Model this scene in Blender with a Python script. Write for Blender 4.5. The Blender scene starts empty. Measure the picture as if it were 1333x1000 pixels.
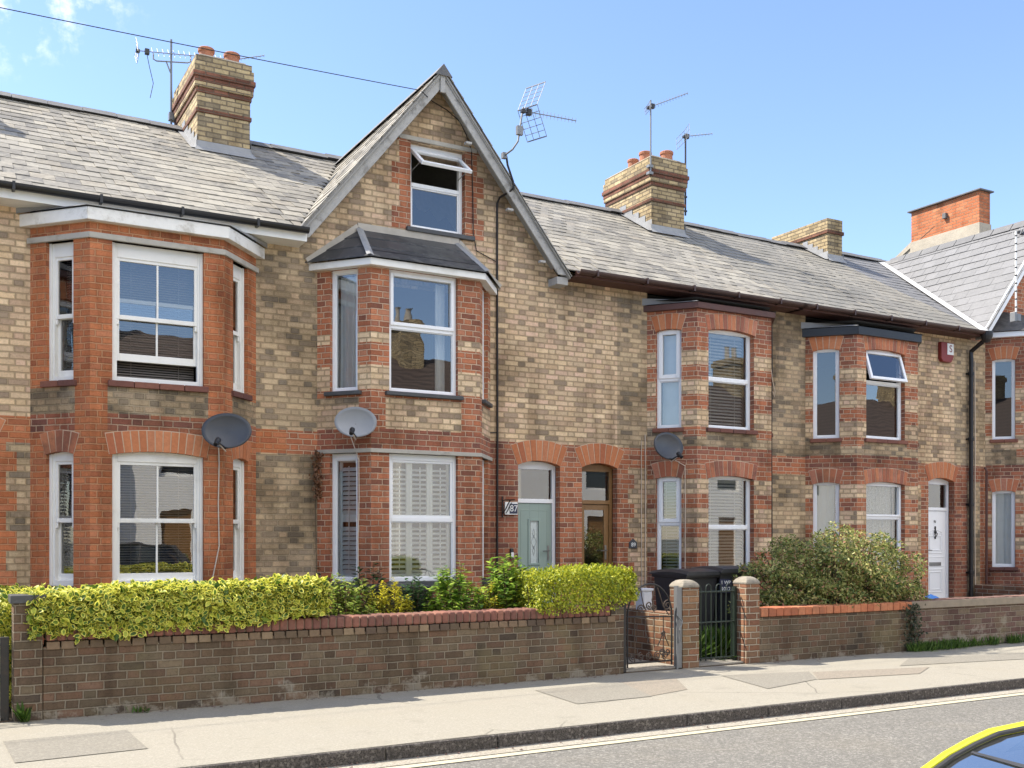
SKY, SUNE, EXPO = .077, 2.8, 1.94
import bpy, math, random
import numpy as np
from math import sin, cos, tan, atan, atan2, pi, sqrt, radians, floor
from mathutils import Vector, Matrix
random.seed(11); RNG = np.random.default_rng(5)
S = bpy.context.scene; COL = S.collection
LOC = {}

# ------------------------------------------------------------------ object helpers
def tag(o, label=None, cat=None, group=None, kind=None):
    if label: o['label'] = label
    if cat: o['category'] = cat
    if group: o['group'] = group
    if kind: o['kind'] = kind
    return o
def empty(name, loc, label, cat, group=None):
    o = bpy.data.objects.new(name, None); COL.objects.link(o); o.location = loc
    o.empty_display_size = .2; LOC[o.name] = Vector(loc)
    return tag(o, label, cat, group)
def copy_tree(o, parent=None):
    c = o.copy(); COL.objects.link(c)
    if parent: c.parent = parent
    for ch in list(o.children): copy_tree(ch, c)
    return c

class Seg:      # a vertical plane: u along it, d out of it, v up
    def __init__(s, p0, p1):
        s.p0 = Vector((p0[0], p0[1])); t = Vector((p1[0]-p0[0], p1[1]-p0[1])); s.L = t.length
        s.t = t.normalized(); s.n = Vector((s.t.y, -s.t.x))
    def pt(s, u, d, v):
        q = s.p0 + s.t*u + s.n*d
        return (q.x, q.y, v)
WS = Seg((0, 0), (1, 0))
def wall(Y): return Seg((0, Y), (1, Y))      # u is then X itself

class MB:
    def __init__(s): s.v = []; s.f = []; s.m = []; s.uv = []; s.r = []
    def add(s, verts, faces, m=0, r=None, uvs=None):
        i = len(s.v); s.v += [tuple(p) for p in verts]
        if r is None: r = random.random()
        for k, f in enumerate(faces):
            s.f.append(tuple(i+j for j in f)); s.m.append(m); s.r.append(r); s.uv.append(uvs[k] if uvs else None)
    def face(s, pts, m=0, r=None, uv=None): s.add(pts, [tuple(range(len(pts)))], m, r, [uv] if uv else None)
    def hexa(s, c, m=0, r=None):     # 8 corners: bottom 4 ccw, top 4 ccw
        s.add(c, [(3, 2, 1, 0), (4, 5, 6, 7), (0, 1, 5, 4), (1, 2, 6, 5), (2, 3, 7, 6), (3, 0, 4, 7)], m, r)
    def box(s, x0, x1, y0, y1, z0, z1, m=0, r=None):
        s.hexa([(x0, y0, z0), (x1, y0, z0), (x1, y1, z0), (x0, y1, z0), (x0, y0, z1), (x1, y0, z1), (x1, y1, z1), (x0, y1, z1)], m, r)
    def obox(s, F, u0, u1, d0, d1, v0, v1, m=0, r=None):
        P = F.pt
        s.hexa([P(u0, d1, v0), P(u1, d1, v0), P(u1, d0, v0), P(u0, d0, v0), P(u0, d1, v1), P(u1, d1, v1), P(u1, d0, v1), P(u0, d0, v1)], m, r)
    def prism(s, poly, F, d0, d1, m=0, r=None):      # poly in (u,v), counter-clockwise, from d0 (back) to d1 (front)
        n = len(poly); c = [F.pt(u, d1, v) for u, v in poly] + [F.pt(u, d0, v) for u, v in poly]
        s.add(c, [tuple(range(n)), tuple(range(2*n-1, n-1, -1))] + [(i, i+n, (i+1) % n+n, (i+1) % n) for i in range(n)], m, r)
    def tube(s, pts, rad, n=6, m=0, r=None, close=False, caps=True):
        P = [Vector(p) for p in pts]; k = len(P); rads = rad if isinstance(rad, (list, tuple)) else [rad]*k
        vs = []; side = None
        for i, p in enumerate(P):
            a = P[(i-1) % k] if (i > 0 or close) else p; b = P[(i+1) % k] if (i < k-1 or close) else p
            d = (b-a); d = d.normalized() if d.length > 1e-9 else Vector((0, 0, 1))
            if side is None:
                side = d.cross(Vector((0, 0, 1)))
                if side.length < .05: side = d.cross(Vector((1, 0, 0)))
            side = (side - d*side.dot(d)).normalized(); up = side.cross(d)
            for j in range(n):
                an = 2*pi*(j+.5)/n
                vs.append(p + (side*cos(an) + up*sin(an))*rads[i])
        fs = []
        for i in range(k if close else k-1):
            for j in range(n):
                a = i*n+j; b = i*n+(j+1) % n; c = ((i+1) % k)*n+(j+1) % n; d = ((i+1) % k)*n+j
                fs.append((a, d, c, b))
        if caps and not close: fs += [tuple(range(n)), tuple((k-1)*n+j for j in range(n-1, -1, -1))]
        s.add(vs, fs, m, r)
    def lathe(s, c, prof, n=16, m=0, r=None, ax=None):      # prof: (radius, height) list along z or along ax
        A = Vector(ax or (0, 0, 1)).normalized(); side = A.cross(Vector((0, 1, 0)) if abs(A.y) < .9 else Vector((1, 0, 0))).normalized(); up = A.cross(side)
        c = Vector(c); vs = []
        for rr, h in prof:
            for j in range(n):
                an = 2*pi*j/n; vs.append(c + A*h + (side*cos(an)+up*sin(an))*rr)
        fs = []
        for i in range(len(prof)-1):
            for j in range(n): fs.append((i*n+j, i*n+(j+1) % n, (i+1)*n+(j+1) % n, (i+1)*n+j))
        fs += [tuple(range(n-1, -1, -1)), tuple((len(prof)-1)*n+j for j in range(n))]
        s.add(vs, fs, m, r)
    def build(s, name, mats, parent=None, loc=None, smooth=False, bevel=0, label=None):
        me = bpy.data.meshes.new(name); off = Vector((0, 0, 0))
        if parent is not None:
            q = parent
            while q.parent: q = q.parent
            off = LOC[q.name]
        elif loc is not None: off = Vector(loc)
        V = [Vector(p)-off for p in s.v]
        me.from_pydata([tuple(p) for p in V], [], s.f); me.update()
        for m in (mats if isinstance(mats, (list, tuple)) else [mats]): me.materials.append(m)
        me.polygons.foreach_set('material_index', s.m)
        uv = []; rn = []
        for k, p in enumerate(me.polygons):
            nrm = p.normal
            if s.uv[k] is None:
                if abs(nrm.z) > .97: t = Vector((1, 0, 0)); b = Vector((0, 1, 0))
                else:
                    t = Vector((-nrm.y, nrm.x, 0)).normalized(); b = nrm.cross(t)
                for vi in s.f[k]:
                    q = Vector(s.v[vi]); uv += [q.dot(t), q.dot(b)]
            else:
                for a in s.uv[k]: uv += [a[0], a[1]]
            rn += [s.r[k], (s.r[k]*7.13) % 1.0]*len(s.f[k])
        l = me.uv_layers.new(name='UVMap'); l.data.foreach_set('uv', uv)
        l = me.uv_layers.new(name='rnd'); l.data.foreach_set('uv', rn)
        if smooth: me.polygons.foreach_set('use_smooth', [True]*len(me.polygons))
        o = bpy.data.objects.new(name, me); COL.objects.link(o)
        if parent is not None: o.parent = parent
        else:
            o.location = off; LOC[o.name] = off.copy()
        if bevel:
            b = o.modifiers.new('Bevel', 'BEVEL'); b.width = bevel; b.segments = 2; b.limit_method = 'ANGLE'
        if label: o['label'] = label
        return o

# ------------------------------------------------------------------ materials
class NT:
    def __init__(s, name):
        s.mat = bpy.data.materials.new(name); s.mat.use_nodes = True; s.t = s.mat.node_tree
        s.b = s.t.nodes['Principled BSDF']; s.out = s.t.nodes['Material Output']
    def n(s, typ, **k):
        nd = s.t.nodes.new(typ)
        for a, v in k.items(): setattr(nd, a, v)
        return nd
    def l(s, a, b): s.t.links.new(a, b)
    def put(s, sock, v):
        if hasattr(v, 'is_output'): s.l(v, sock)
        elif v is not None: sock.default_value = v
    def math(s, op, a, b=None, c=None, clamp=False):
        nd = s.n('ShaderNodeMath', operation=op, use_clamp=clamp)
        for i, x in enumerate((a, b, c)):
            if x is not None: s.put(nd.inputs[i], x)
        return nd.outputs[0]
    def mix(s, f, a, b, mode='MIX'):
        nd = s.n('ShaderNodeMix', data_type='RGBA', blend_type=mode)
        s.put(nd.inputs[0], f); s.put(nd.inputs[6], col(a)); s.put(nd.inputs[7], col(b)); return nd.outputs[2]
    def ramp(s, f, stops, const=False):
        nd = s.n('ShaderNodeValToRGB'); cr = nd.color_ramp
        if const: cr.interpolation = 'CONSTANT'
        while len(cr.elements) < len(stops): cr.elements.new(.5)
        for e, (p, c) in zip(cr.elements, stops): e.position = p; e.color = col(c)
        s.put(nd.inputs[0], f); return nd.outputs[0]
    def smooth(s, x, a, b):
        nd = s.n('ShaderNodeMapRange', interpolation_type='SMOOTHSTEP'); s.put(nd.inputs[0], x); s.put(nd.inputs[1], a); s.put(nd.inputs[2], b); return nd.outputs[0]
    def noise(s, vec, scale, detail=3, rough=.55):
        nd = s.n('ShaderNodeTexNoise'); s.put(nd.inputs['Vector'], vec); nd.inputs['Scale'].default_value = scale
        nd.inputs['Detail'].default_value = detail; nd.inputs['Roughness'].default_value = rough; return nd.outputs[0]
    def pos(s): return s.n('ShaderNodeNewGeometry').outputs['Position']
    def uv(s, name='UVMap'):
        nd = s.n('ShaderNodeUVMap', uv_map=name); x = s.n('ShaderNodeSeparateXYZ'); s.l(nd.outputs[0], x.inputs[0]); return x.outputs[0], x.outputs[1], nd.outputs[0]
    def comb(s, x, y, z=0.0):
        nd = s.n('ShaderNodeCombineXYZ')
        for i, v in enumerate((x, y, z)): s.put(nd.inputs[i], v)
        return nd.outputs[0]
    def bump(s, h, strength, dist):
        nd = s.n('ShaderNodeBump'); nd.inputs['Strength'].default_value = strength; nd.inputs['Distance'].default_value = dist
        s.l(h, nd.inputs['Height']); s.l(nd.outputs[0], s.b.inputs['Normal'])
    def set(s, base=None, rough=None, metal=None, spec=None):
        if base is not None: s.put(s.b.inputs['Base Color'], col(base))
        if rough is not None: s.put(s.b.inputs['Roughness'], rough)
        if metal is not None: s.put(s.b.inputs['Metallic'], metal)
        if spec is not None: s.put(s.b.inputs['Specular IOR Level'], spec)
        return s.mat
def col(c):
    if isinstance(c, tuple) and len(c) == 3: return (*c, 1.0)
    return c
def mulc(c, k): return tuple(min(1, x*k) for x in c)

def brick_mat(name, cols, mortar, hdark=0.0, soot=.35, soot_scale=.55, soot_lo=.48, soot_hi=.72, flem=True, h=.075, w=.225,
              stain=(.30, .28, .24), salt=None, mortar_w=.0065, vary=.40):
    t = NT(name); u, v, uvv = t.uv(); P = t.pos()
    wob = t.noise(P, 9.0, 2); wob = t.math('MULTIPLY', t.math('SUBTRACT', wob, .5), .016)
    u = t.math('ADD', u, wob); v2 = t.math('ADD', v, t.math('MULTIPLY', wob, .8))
    row = t.math('FLOOR', t.math('DIVIDE', v2, h)); fy = t.math('SUBTRACT', t.math('DIVIDE', v2, h), row)
    Pd = w*1.5 if flem else w
    odd = t.math('FLOORED_MODULO', row, 2.0)
    jit = t.n('ShaderNodeTexWhiteNoise', noise_dimensions='1D'); t.l(row, jit.inputs['W'])
    x = t.math('DIVIDE', t.math('ADD', t.math('ADD', u, t.math('MULTIPLY', odd, Pd*.5)), t.math('MULTIPLY', jit.outputs[0], .03)), Pd)
    cx = t.math('FLOOR', x); fx = t.math('SUBTRACT', x, cx)
    if flem:
        isH = t.math('GREATER_THAN', fx, 2/3.)
        lx = t.math('MULTIPLY', t.math('SUBTRACT', fx, t.math('MULTIPLY', isH, 2/3.)), Pd)
        ln = t.math('SUBTRACT', w, t.math('MULTIPLY', isH, w/2))
        cid = t.math('ADD', t.math('MULTIPLY', cx, 2.0), isH)
    else:
        isH = None; lx = t.math('MULTIPLY', fx, Pd); ln = w; cid = cx
    dx = t.math('MINIMUM', lx, t.math('SUBTRACT', ln, lx))
    ly = t.math('MULTIPLY', fy, h); dy = t.math('MINIMUM', ly, t.math('SUBTRACT', h, ly))
    d = t.math('MINIMUM', dx, dy)
    fine = t.noise(P, 70.0, 3)
    d = t.math('ADD', d, t.math('MULTIPLY', t.math('SUBTRACT', fine, .5), .005))
    mask = t.smooth(d, mortar_w-.0035, mortar_w+.003)
    wn = t.n('ShaderNodeTexWhiteNoise', noise_dimensions='3D'); t.l(t.comb(cid, row, 1.7), wn.inputs['Vector'])
    rnd = wn.outputs[0]
    if flem and hdark: rnd = t.math('ADD', rnd, t.math('MULTIPLY', isH, hdark), clamp=True)
    clump = t.math('MULTIPLY', t.math('SUBTRACT', t.noise(P, 1.6, 3), .5), .26)
    rnd = t.math('ADD', rnd, clump, clamp=True)
    n = len(cols); c = t.ramp(rnd, [((i+.35)/float(n), cols[i]) for i in range(n)])
    shade = t.math('ADD', 1.0-vary, t.math('MULTIPLY', t.noise(P, 26.0, 5, .75), vary*2))
    wn2 = t.n('ShaderNodeTexWhiteNoise', noise_dimensions='3D'); t.l(t.comb(cid, row, 9.1), wn2.inputs['Vector'])
    shade = t.math('MULTIPLY', shade, t.math('ADD', .86, t.math('MULTIPLY', wn2.outputs[0], .28)))
    c = t.mix(1.0, c, t.comb(shade, shade, shade), 'MULTIPLY')
    spk = t.smooth(t.noise(P, 48.0, 3, .7), .56, .68)      # burnt specks and pits in the brick faces
    c = t.mix(t.math('MULTIPLY', spk, .42), c, t.mix(1.0, c, (.30, .25, .20), 'MULTIPLY'))
    ar = t.math('MULTIPLY', t.math('SUBTRACT', 1.0, t.smooth(d, mortar_w+.001, mortar_w+.013)), t.math('ADD', .22, t.math('MULTIPLY', t.noise(P, 6.0, 3), .55)))      # grime along the worn arrises
    c = t.mix(ar, c, t.mix(1.0, c, (.42, .37, .32), 'MULTIPLY'))
    mc = t.mix(t.noise(P, 5.0, 3), mulc(mortar, .72), mulc(mortar, 1.2))
    c = t.mix(mask, mc, c)
    if soot:
        sm = t.smooth(t.math('ADD', t.noise(P, soot_scale, 5, .62), t.math('MULTIPLY', t.math('SUBTRACT', fine, .5), .12)), soot_lo, soot_hi)
        c = t.mix(t.math('MULTIPLY', sm, soot), c, t.mix(1.0, c, stain, 'MULTIPLY'))
    mp = t.n('ShaderNodeMapping'); mp.inputs['Scale'].default_value = (3.2, 3.2, .35); t.l(P, mp.inputs['Vector'])      # rain streaks
    c = t.mix(t.math('MULTIPLY', t.smooth(t.noise(mp.outputs[0], 1.0, 5, .6), .48, .68), .5), c, t.mix(1.0, c, (.40, .36, .31), 'MULTIPLY'))
    if salt:     # pale efflorescence and lime run-off low on the wall
        z = t.n('ShaderNodeSeparateXYZ'); t.l(P, z.inputs[0])
        k = t.math('SUBTRACT', t.noise(P, 3.2, 6, .7), t.math('MULTIPLY', z.outputs[2], salt[1]))
        c = t.mix(t.math('MULTIPLY', t.smooth(k, salt[0], salt[0]+.10), .5), c, (.32, .29, .235))
        g = t.smooth(t.noise(P, 1.3, 4), .56, .7)
        c = t.mix(t.math('MULTIPLY', g, .28), c, (.16, .14, .06))
    hgt = t.math('ADD', t.math('MULTIPLY', mask, .8), t.math('MULTIPLY', fine, .35))
    t.bump(hgt, .55, .008)
    return t.set(c, .9, spec=.25)

def piece_mat(name, cols, rough=.85, vary=.25, dirt=0):     # one colour per loose piece (voussoirs, copings, slates)
    t = NT(name); r, r2, _ = t.uv('rnd'); P = t.pos(); n = len(cols)
    c = t.ramp(r, [(i/float(n), cols[i]) for i in range(n)], const=True)
    nz = t.noise(P, 26.0, 4, .7)
    sh = t.math('ADD', 1-vary, t.math('MULTIPLY', nz, vary*2)); c = t.mix(1.0, c, t.comb(sh, sh, sh), 'MULTIPLY')
    if dirt: c = t.mix(t.math('MULTIPLY', t.smooth(t.noise(P, 1.4, 5, .65), .5, .66), dirt), c, (.045, .042, .036))
    t.bump(nz, .3, .006); return t.set(c, rough, spec=.3)

def plain(name, c, rough=.6, metal=0, spec=.5, vary=.12, scale=12., bump=0, dirt=0, dirtc=(.12, .1, .07)):
    t = NT(name); P = t.pos(); nz = t.noise(P, scale, 4, .6)
    o = t.mix(nz, mulc(c, 1-vary), mulc(c, 1+vary))
    if dirt: o = t.mix(t.math('MULTIPLY', t.smooth(t.noise(P, scale*.35, 6, .7), .52, .68), dirt), o, dirtc)
    if bump: t.bump(t.noise(P, scale*4, 3), bump, .01)
    return t.set(o, rough, metal, spec)

def slate_mat(name, cols, lichen=.5, rough=.68, lichc=(.40, .39, .35), streak=.28):
    t = NT(name); r, r2, _ = t.uv('rnd'); P = t.pos(); n = len(cols)
    c = t.ramp(r, [(i/float(n), cols[i]) for i in range(n)], const=True)
    nz = t.noise(P, 14.0, 5, .7)
    sh = t.math('ADD', .72, t.math('MULTIPLY', nz, .56)); c = t.mix(1.0, c, t.comb(sh, sh, sh), 'MULTIPLY')
    lm = t.smooth(t.math('ADD', t.noise(P, 7.0, 6, .75), t.math('MULTIPLY', t.noise(P, .5, 3), .5)), .70, .86)
    c = t.mix(t.math('MULTIPLY', lm, lichen), c, lichc)
    st = t.smooth(t.noise(P, 1.1, 5, .7), .53, .64); c = t.mix(t.math('MULTIPLY', st, streak), c, (.05, .05, .045))
    t.bump(nz, .25, .006)
    return t.set(c, t.math('ADD', rough-.1, t.math('MULTIPLY', nz, .25)), spec=.28)

def glass_mat(name, tint=(.90, .93, .92), base=.13, wav=.010, wscale=1.6, kf=1.7):
    t = NT(name); P = t.pos(); fr = t.n('ShaderNodeFresnel'); fr.inputs['IOR'].default_value = 1.5
    bp = t.n('ShaderNodeBump'); bp.inputs['Strength'].default_value = wav; bp.inputs['Distance'].default_value = .02
    t.l(t.noise(P, wscale, 2), bp.inputs['Height'])
    gl = t.n('ShaderNodeBsdfGlossy'); gl.inputs['Roughness'].default_value = .0; t.l(bp.outputs[0], gl.inputs['Normal'])
    tr = t.n('ShaderNodeBsdfTransparent'); tr.inputs['Color'].default_value = col(tint)
    f = t.math('ADD', t.math('MULTIPLY', fr.outputs[0], kf), base, clamp=True)
    mx = t.n('ShaderNodeMixShader'); t.l(f, mx.inputs[0]); t.l(tr.outputs[0], mx.inputs[1]); t.l(gl.outputs[0], mx.inputs[2])
    t.l(mx.outputs[0], t.out.inputs[0]); return t.mat

def leaf_mat(name, stops, margin=None, rough=.45, mw=(.55, .8), trans=.25, amount=.75):
    # stops: leaf tones along a random value; margin: tones of the pale leaf edge
    t = NT(name); r, r2, _ = t.uv('rnd'); u, v, _ = t.uv()
    c = t.ramp(r, stops)
    if margin:
        a = t.math('MULTIPLY', t.math('SUBTRACT', u, .5), 2.0); b = t.math('MULTIPLY', t.math('SUBTRACT', v, .5), 2.0)
        d = t.math('ADD', t.math('MULTIPLY', a, a), t.math('MULTIPLY', b, b))
        k = t.smooth(t.math('ADD', d, t.math('MULTIPLY', t.math('SUBTRACT', r2, .5), .35)), *mw)
        c = t.mix(t.math('MULTIPLY', k, t.math('LESS_THAN', r2, amount)), c, t.ramp(r2, margin))
    t.set(c, rough, spec=.35)
    tl = t.n('ShaderNodeBsdfTranslucent'); t.l(c, tl.inputs[0])
    mx = t.n('ShaderNodeMixShader'); mx.inputs[0].default_value = trans
    t.l(t.b.outputs[0], mx.inputs[1]); t.l(tl.outputs[0], mx.inputs[2]); t.l(mx.outputs[0], t.out.inputs[0]); return t.mat

BUFF = [(.67, .50, .315), (.60, .435, .265), (.71, .54, .35), (.60, .425, .285), (.68, .51, .33), (.54, .385, .24), (.62, .43, .31), (.61, .455, .29), (.49, .35, .23), (.69, .525, .34), (.44, .315, .215), (.31, .235, .165)]
BUFFD = [(.53, .405, .26), (.48, .36, .225), (.56, .43, .275), (.44, .335, .215), (.50, .365, .235), (.41, .31, .20), (.52, .40, .25), (.37, .28, .185), (.31, .24, .165), (.23, .185, .135)]
RED = [(.46, .160, .068), (.42, .145, .061), (.49, .178, .078), (.44, .153, .067), (.39, .132, .058), (.47, .185, .092), (.34, .116, .056)]
REDD = [(.36, .130, .074), (.31, .112, .068), (.40, .155, .085), (.27, .098, .066), (.35, .142, .09), (.20, .086, .064)]
REDB = [(.43, .155, .078), (.36, .130, .068), (.46, .18, .092), (.40, .145, .074), (.31, .112, .06), (.44, .19, .11), (.24, .095, .06)]
M = {}
M['buff'] = brick_mat('buff_brick', BUFF, (.37, .285, .175), hdark=.05, soot=.5, mortar_w=.0055, soot_lo=.5, soot_hi=.68)
M['buffd'] = brick_mat('weathered_buff_brick', BUFFD, (.36, .28, .175), hdark=.08, soot=.6, mortar_w=.0055, soot_lo=.44, soot_hi=.64, soot_scale=.9)
M['bufft'] = brick_mat('sooty_buff_brick', BUFFD[3:], (.36, .29, .195), hdark=.08, soot=.6, soot_lo=.4, soot_hi=.6, soot_scale=1.3)
M['red'] = brick_mat('orange_red_brick', RED, (.47, .245, .13), soot=.5, flem=True, vary=.36)
M['redb'] = brick_mat('brownish_red_brick', REDB, (.52, .36, .25), soot=.5, flem=True, vary=.38)
M['redd'] = brick_mat('dull_red_brick', REDD, (.48, .33, .23), soot=.45, soot_lo=.42, soot_hi=.62)
M['wallb'] = brick_mat('garden_wall_brick', [(.125, .085, .054), (.10, .07, .047), (.14, .095, .06), (.11, .084, .055), (.15, .088, .056), (.07, .053, .04), (.165, .125, .082), (.122, .097, .063), (.155, .095, .063)], (.225, .19, .14), soot=.5, flem=True, salt=(.45, .9), vary=.38, mortar_w=.0055, h=.073, w=.215)
M['walld'] = brick_mat('purple_wall_brick', [(.12, .068, .056), (.10, .06, .05), (.145, .088, .07), (.16, .12, .085)], (.23, .19, .15), soot=.5, flem=False, salt=(.38, .5), vary=.3, mortar_w=.006)
M['chim'] = brick_mat('pale_chimney_brick', [(.47, .365, .205), (.41, .32, .185), (.51, .40, .235), (.37, .285, .165), (.28, .225, .145)], (.17, .14, .105), soot=.4, flem=False)
M['chimr'] = brick_mat('red_chimney_brick', [(.22, .095, .062), (.18, .08, .055), (.26, .115, .075)], (.15, .11, .08), soot=.7, flem=False)
M['chimo'] = brick_mat('orange_chimney_brick', [(.47, .155, .068), (.42, .135, .06), (.50, .19, .09)], (.34, .21, .135), soot=.15, flem=False)
M['vous'] = piece_mat('arch_brick', [(.47, .175, .078), (.42, .15, .066), (.50, .20, .095), (.37, .125, .06), (.45, .18, .09)], vary=.3)
M['vousd'] = piece_mat('weathered_arch_brick', [(.43, .155, .08), (.37, .13, .072), (.46, .18, .09), (.28, .11, .072), (.41, .175, .11)], vary=.35, dirt=.5)
M['mortar'] = plain('lime_mortar', (.50, .375, .27), .95, vary=.25, scale=8)
M['stone'] = plain('lintel_stone', (.40, .375, .325), .9, vary=.2, scale=9, bump=.2, dirt=.35)
M['sillb'] = piece_mat('sill_brick', [(.16, .068, .052), (.20, .085, .06), (.13, .06, .05)], vary=.3)
M['sills'] = plain('dark_slate_sill', (.055, .057, .06), .55, vary=.3, scale=18, dirt=.2, dirtc=(.2, .2, .18))
M['slate'] = slate_mat('old_roof_slate', [(.215, .20, .172), (.18, .168, .147), (.25, .233, .20), (.20, .187, .16), (.285, .265, .222), (.155, .147, .132), (.235, .213, .175)], .38, lichc=(.36, .335, .275))
M['slate2'] = slate_mat('grey_roof_slate', [(.185, .177, .156), (.17, .162, .145), (.205, .194, .17), (.178, .17, .151), (.22, .206, .176)], .25, lichc=(.31, .285, .235))
M['slaten'] = slate_mat('new_smooth_slate', [(.165, .165, .168), (.157, .157, .16), (.172, .172, .176)], .0, .6, streak=.05)
M['felt'] = slate_mat('dark_bay_slate', [(.045, .046, .05), (.038, .04, .043), (.055, .055, .058)], .12, .5)
M['under'] = plain('roof_underlay', (.03, .03, .032), .9)
M['soffit'] = plain('grey_soffit_board', (.30, .29, .27), .85, vary=.2)
M['ridge'] = plain('ridge_tile_clay', (.115, .115, .118), .75, vary=.3, scale=7, bump=.2, dirt=.25, dirtc=(.28, .27, .24))
M['lead'] = plain('roof_lead', (.27, .275, .28), .65, metal=.1, vary=.25, scale=6, dirt=.4, dirtc=(.17, .16, .15))
M['leadw'] = plain('pale_valley_lead', (.52, .52, .51), .6, vary=.12, scale=6)
M['cement'] = plain('cement_flashing', (.42, .385, .33), .95, vary=.25, scale=7, bump=.3)
M['render'] = plain('rough_render', (.38, .335, .265), .95, vary=.28, scale=4, bump=.5, dirt=.3, dirtc=(.2, .18, .15))
M['white'] = plain('white_paint', (.78, .77, .73), .5, vary=.05, scale=5, dirt=.22, dirtc=(.42, .37, .28))
M['whited'] = plain('peeling_white_paint', (.76, .745, .70), .65, vary=.10, scale=9, bump=.15, dirt=.5, dirtc=(.30, .26, .19))
M['oldwood'] = plain('weathered_grey_board', (.38, .37, .35), .85, vary=.25, scale=14, bump=.3, dirt=.95, dirtc=(.215, .205, .19))
M['pvc'] = plain('white_plastic_frame', (.80, .81, .82), .35, vary=.02, scale=3)
M['black'] = plain('black_plastic', (.012, .012, .013), .4, vary=.2)
M['iron'] = plain('black_iron', (.014, .013, .013), .5, vary=.3, scale=30, dirt=.25, dirtc=(.10, .055, .03))
M['rust'] = plain('rusty_iron', (.055, .038, .028), .6, vary=.5, scale=30, dirt=.6, dirtc=(.16, .09, .05))
M['greeniron'] = plain('dark_green_iron', (.012, .022, .016), .45, vary=.3, scale=30)
M['brown'] = plain('brown_plastic_gutter', (.055, .027, .021), .45, vary=.25, scale=5)
M['maroon'] = plain('maroon_board', (.085, .034, .026), .6, vary=.25, scale=7, dirt=.3, dirtc=(.06, .05, .045))
M['grey'] = plain('galvanised_steel', (.20, .205, .21), .5, metal=.5, vary=.15, scale=20)
M['alu'] = plain('aluminium_tube', (.23, .235, .245), .5, metal=.5, vary=.2)
M['dishd'] = plain('charcoal_dish_paint', (.055, .058, .066), .45, vary=.15, scale=5, dirt=.15, dirtc=(.11, .075, .06))
M['dishg'] = plain('pale_grey_dish_paint', (.25, .26, .275), .5, vary=.1, scale=5)
M['pot'] = plain('terracotta_pot', (.34, .135, .07), .8, vary=.3, scale=9, dirt=.35, dirtc=(.12, .08, .06))
M['glass'] = glass_mat('window_glass')
M['glassw'] = glass_mat('wavy_window_glass', base=.16, wav=.06, wscale=2.0)
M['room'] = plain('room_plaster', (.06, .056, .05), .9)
M['blindd'] = plain('dark_blind_slat', (.20, .175, .15), .6)
M['blindw'] = plain('pale_blind_slat', (.52, .50, .47), .6)
M['shut'] = plain('white_shutter', (.80, .81, .80), .45, vary=.03)
M['curt'] = plain('grey_curtain_cloth', (.74, .74, .73), .9, vary=.15, scale=4)
M['curtc'] = plain('cream_curtain_cloth', (.62, .58, .48), .9, vary=.12, scale=4)
M['teal'] = plain('sage_green_door_paint', (.265, .34, .30), .45, vary=.05, scale=4)
M['wood'] = plain('brown_stained_wood', (.22, .115, .04), .45, vary=.25, scale=16)
M['brass'] = plain('dark_brass', (.10, .085, .06), .4, metal=.6)
M['steel'] = plain('steel_fitting', (.30, .30, .30), .3, metal=.8)
M['binb'] = plain('black_bin_plastic', (.024, .026, .030), .38, vary=.2, scale=14)
M['navy'] = plain('navy_sticker', (.02, .025, .06), .5)
M['signw'] = plain('white_sign_enamel', (.75, .76, .74), .4, vary=.04)
M['slateplq'] = plain('dark_slate_plaque', (.05, .052, .058), .5, vary=.2)
M['redbox'] = plain('red_box_paint', (.21, .026, .022), .5, vary=.12)
M['cable'] = plain('black_cable', (.015, .012, .011), .6)
M['cablew'] = plain('pale_cable', (.55, .46, .37), .6)
M['bagblue'] = plain('blue_plastic_bag', (.05, .22, .62), .35, vary=.15)
M['caryel'] = plain('yellow_car_paint', (.66, .66, .015), .22, vary=.02, spec=.6)
M['tyre'] = plain('tyre_rubber', (.02, .02, .02), .8)
M['carglass'] = glass_mat('car_glass', (.26, .29, .30), .0, .0, kf=.75)
M['dark'] = plain('dark_trim', (.028, .028, .03), .6)
M['lamp'] = plain('lamp_lens', (.6, .6, .6), .1, spec=.8)
M['tape'] = plain('grey_bin_band', (.30, .31, .33), .5)
# ------------------------------------------------------------------ building parts
D, B = 13.0, 12.38                      # main wall plane, bay front plane
EZ, EY, RZ, RY = 5.40, 12.68, 7.99, 17.0    # eave and ridge of the terrace roof
KR = (RZ-EZ)/(RY-EY)
def roofz(y): return EZ + (y-EY)*KR
WM = [M[k] for k in ('buff', 'buffd', 'bufft', 'red', 'redd')]; WM2 = WM[:3] + [M['redb'], M['redd']]
BU, BD, BT, RD, RR = range(5)
def rng(a, b, s=.225):
    k0 = int(floor(a/s)); return [k*s for k in range(k0, int(b/s)+2) if a < k*s < b]
def clip_poly(p, planes):
    for a, b, c in planes:
        q = []
        for i in range(len(p)):
            A, Bq = p[i], p[(i+1) % len(p)]; da = a*A[0]+b*A[1]-c; db = a*Bq[0]+b*Bq[1]-c
            if da <= 0: q.append(A)
            if da*db < 0:
                k = da/(da-db); q.append((A[0]+(Bq[0]-A[0])*k, A[1]+(Bq[1]-A[1])*k))
        p = q
        if len(p) < 3: return []
    return p
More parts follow.
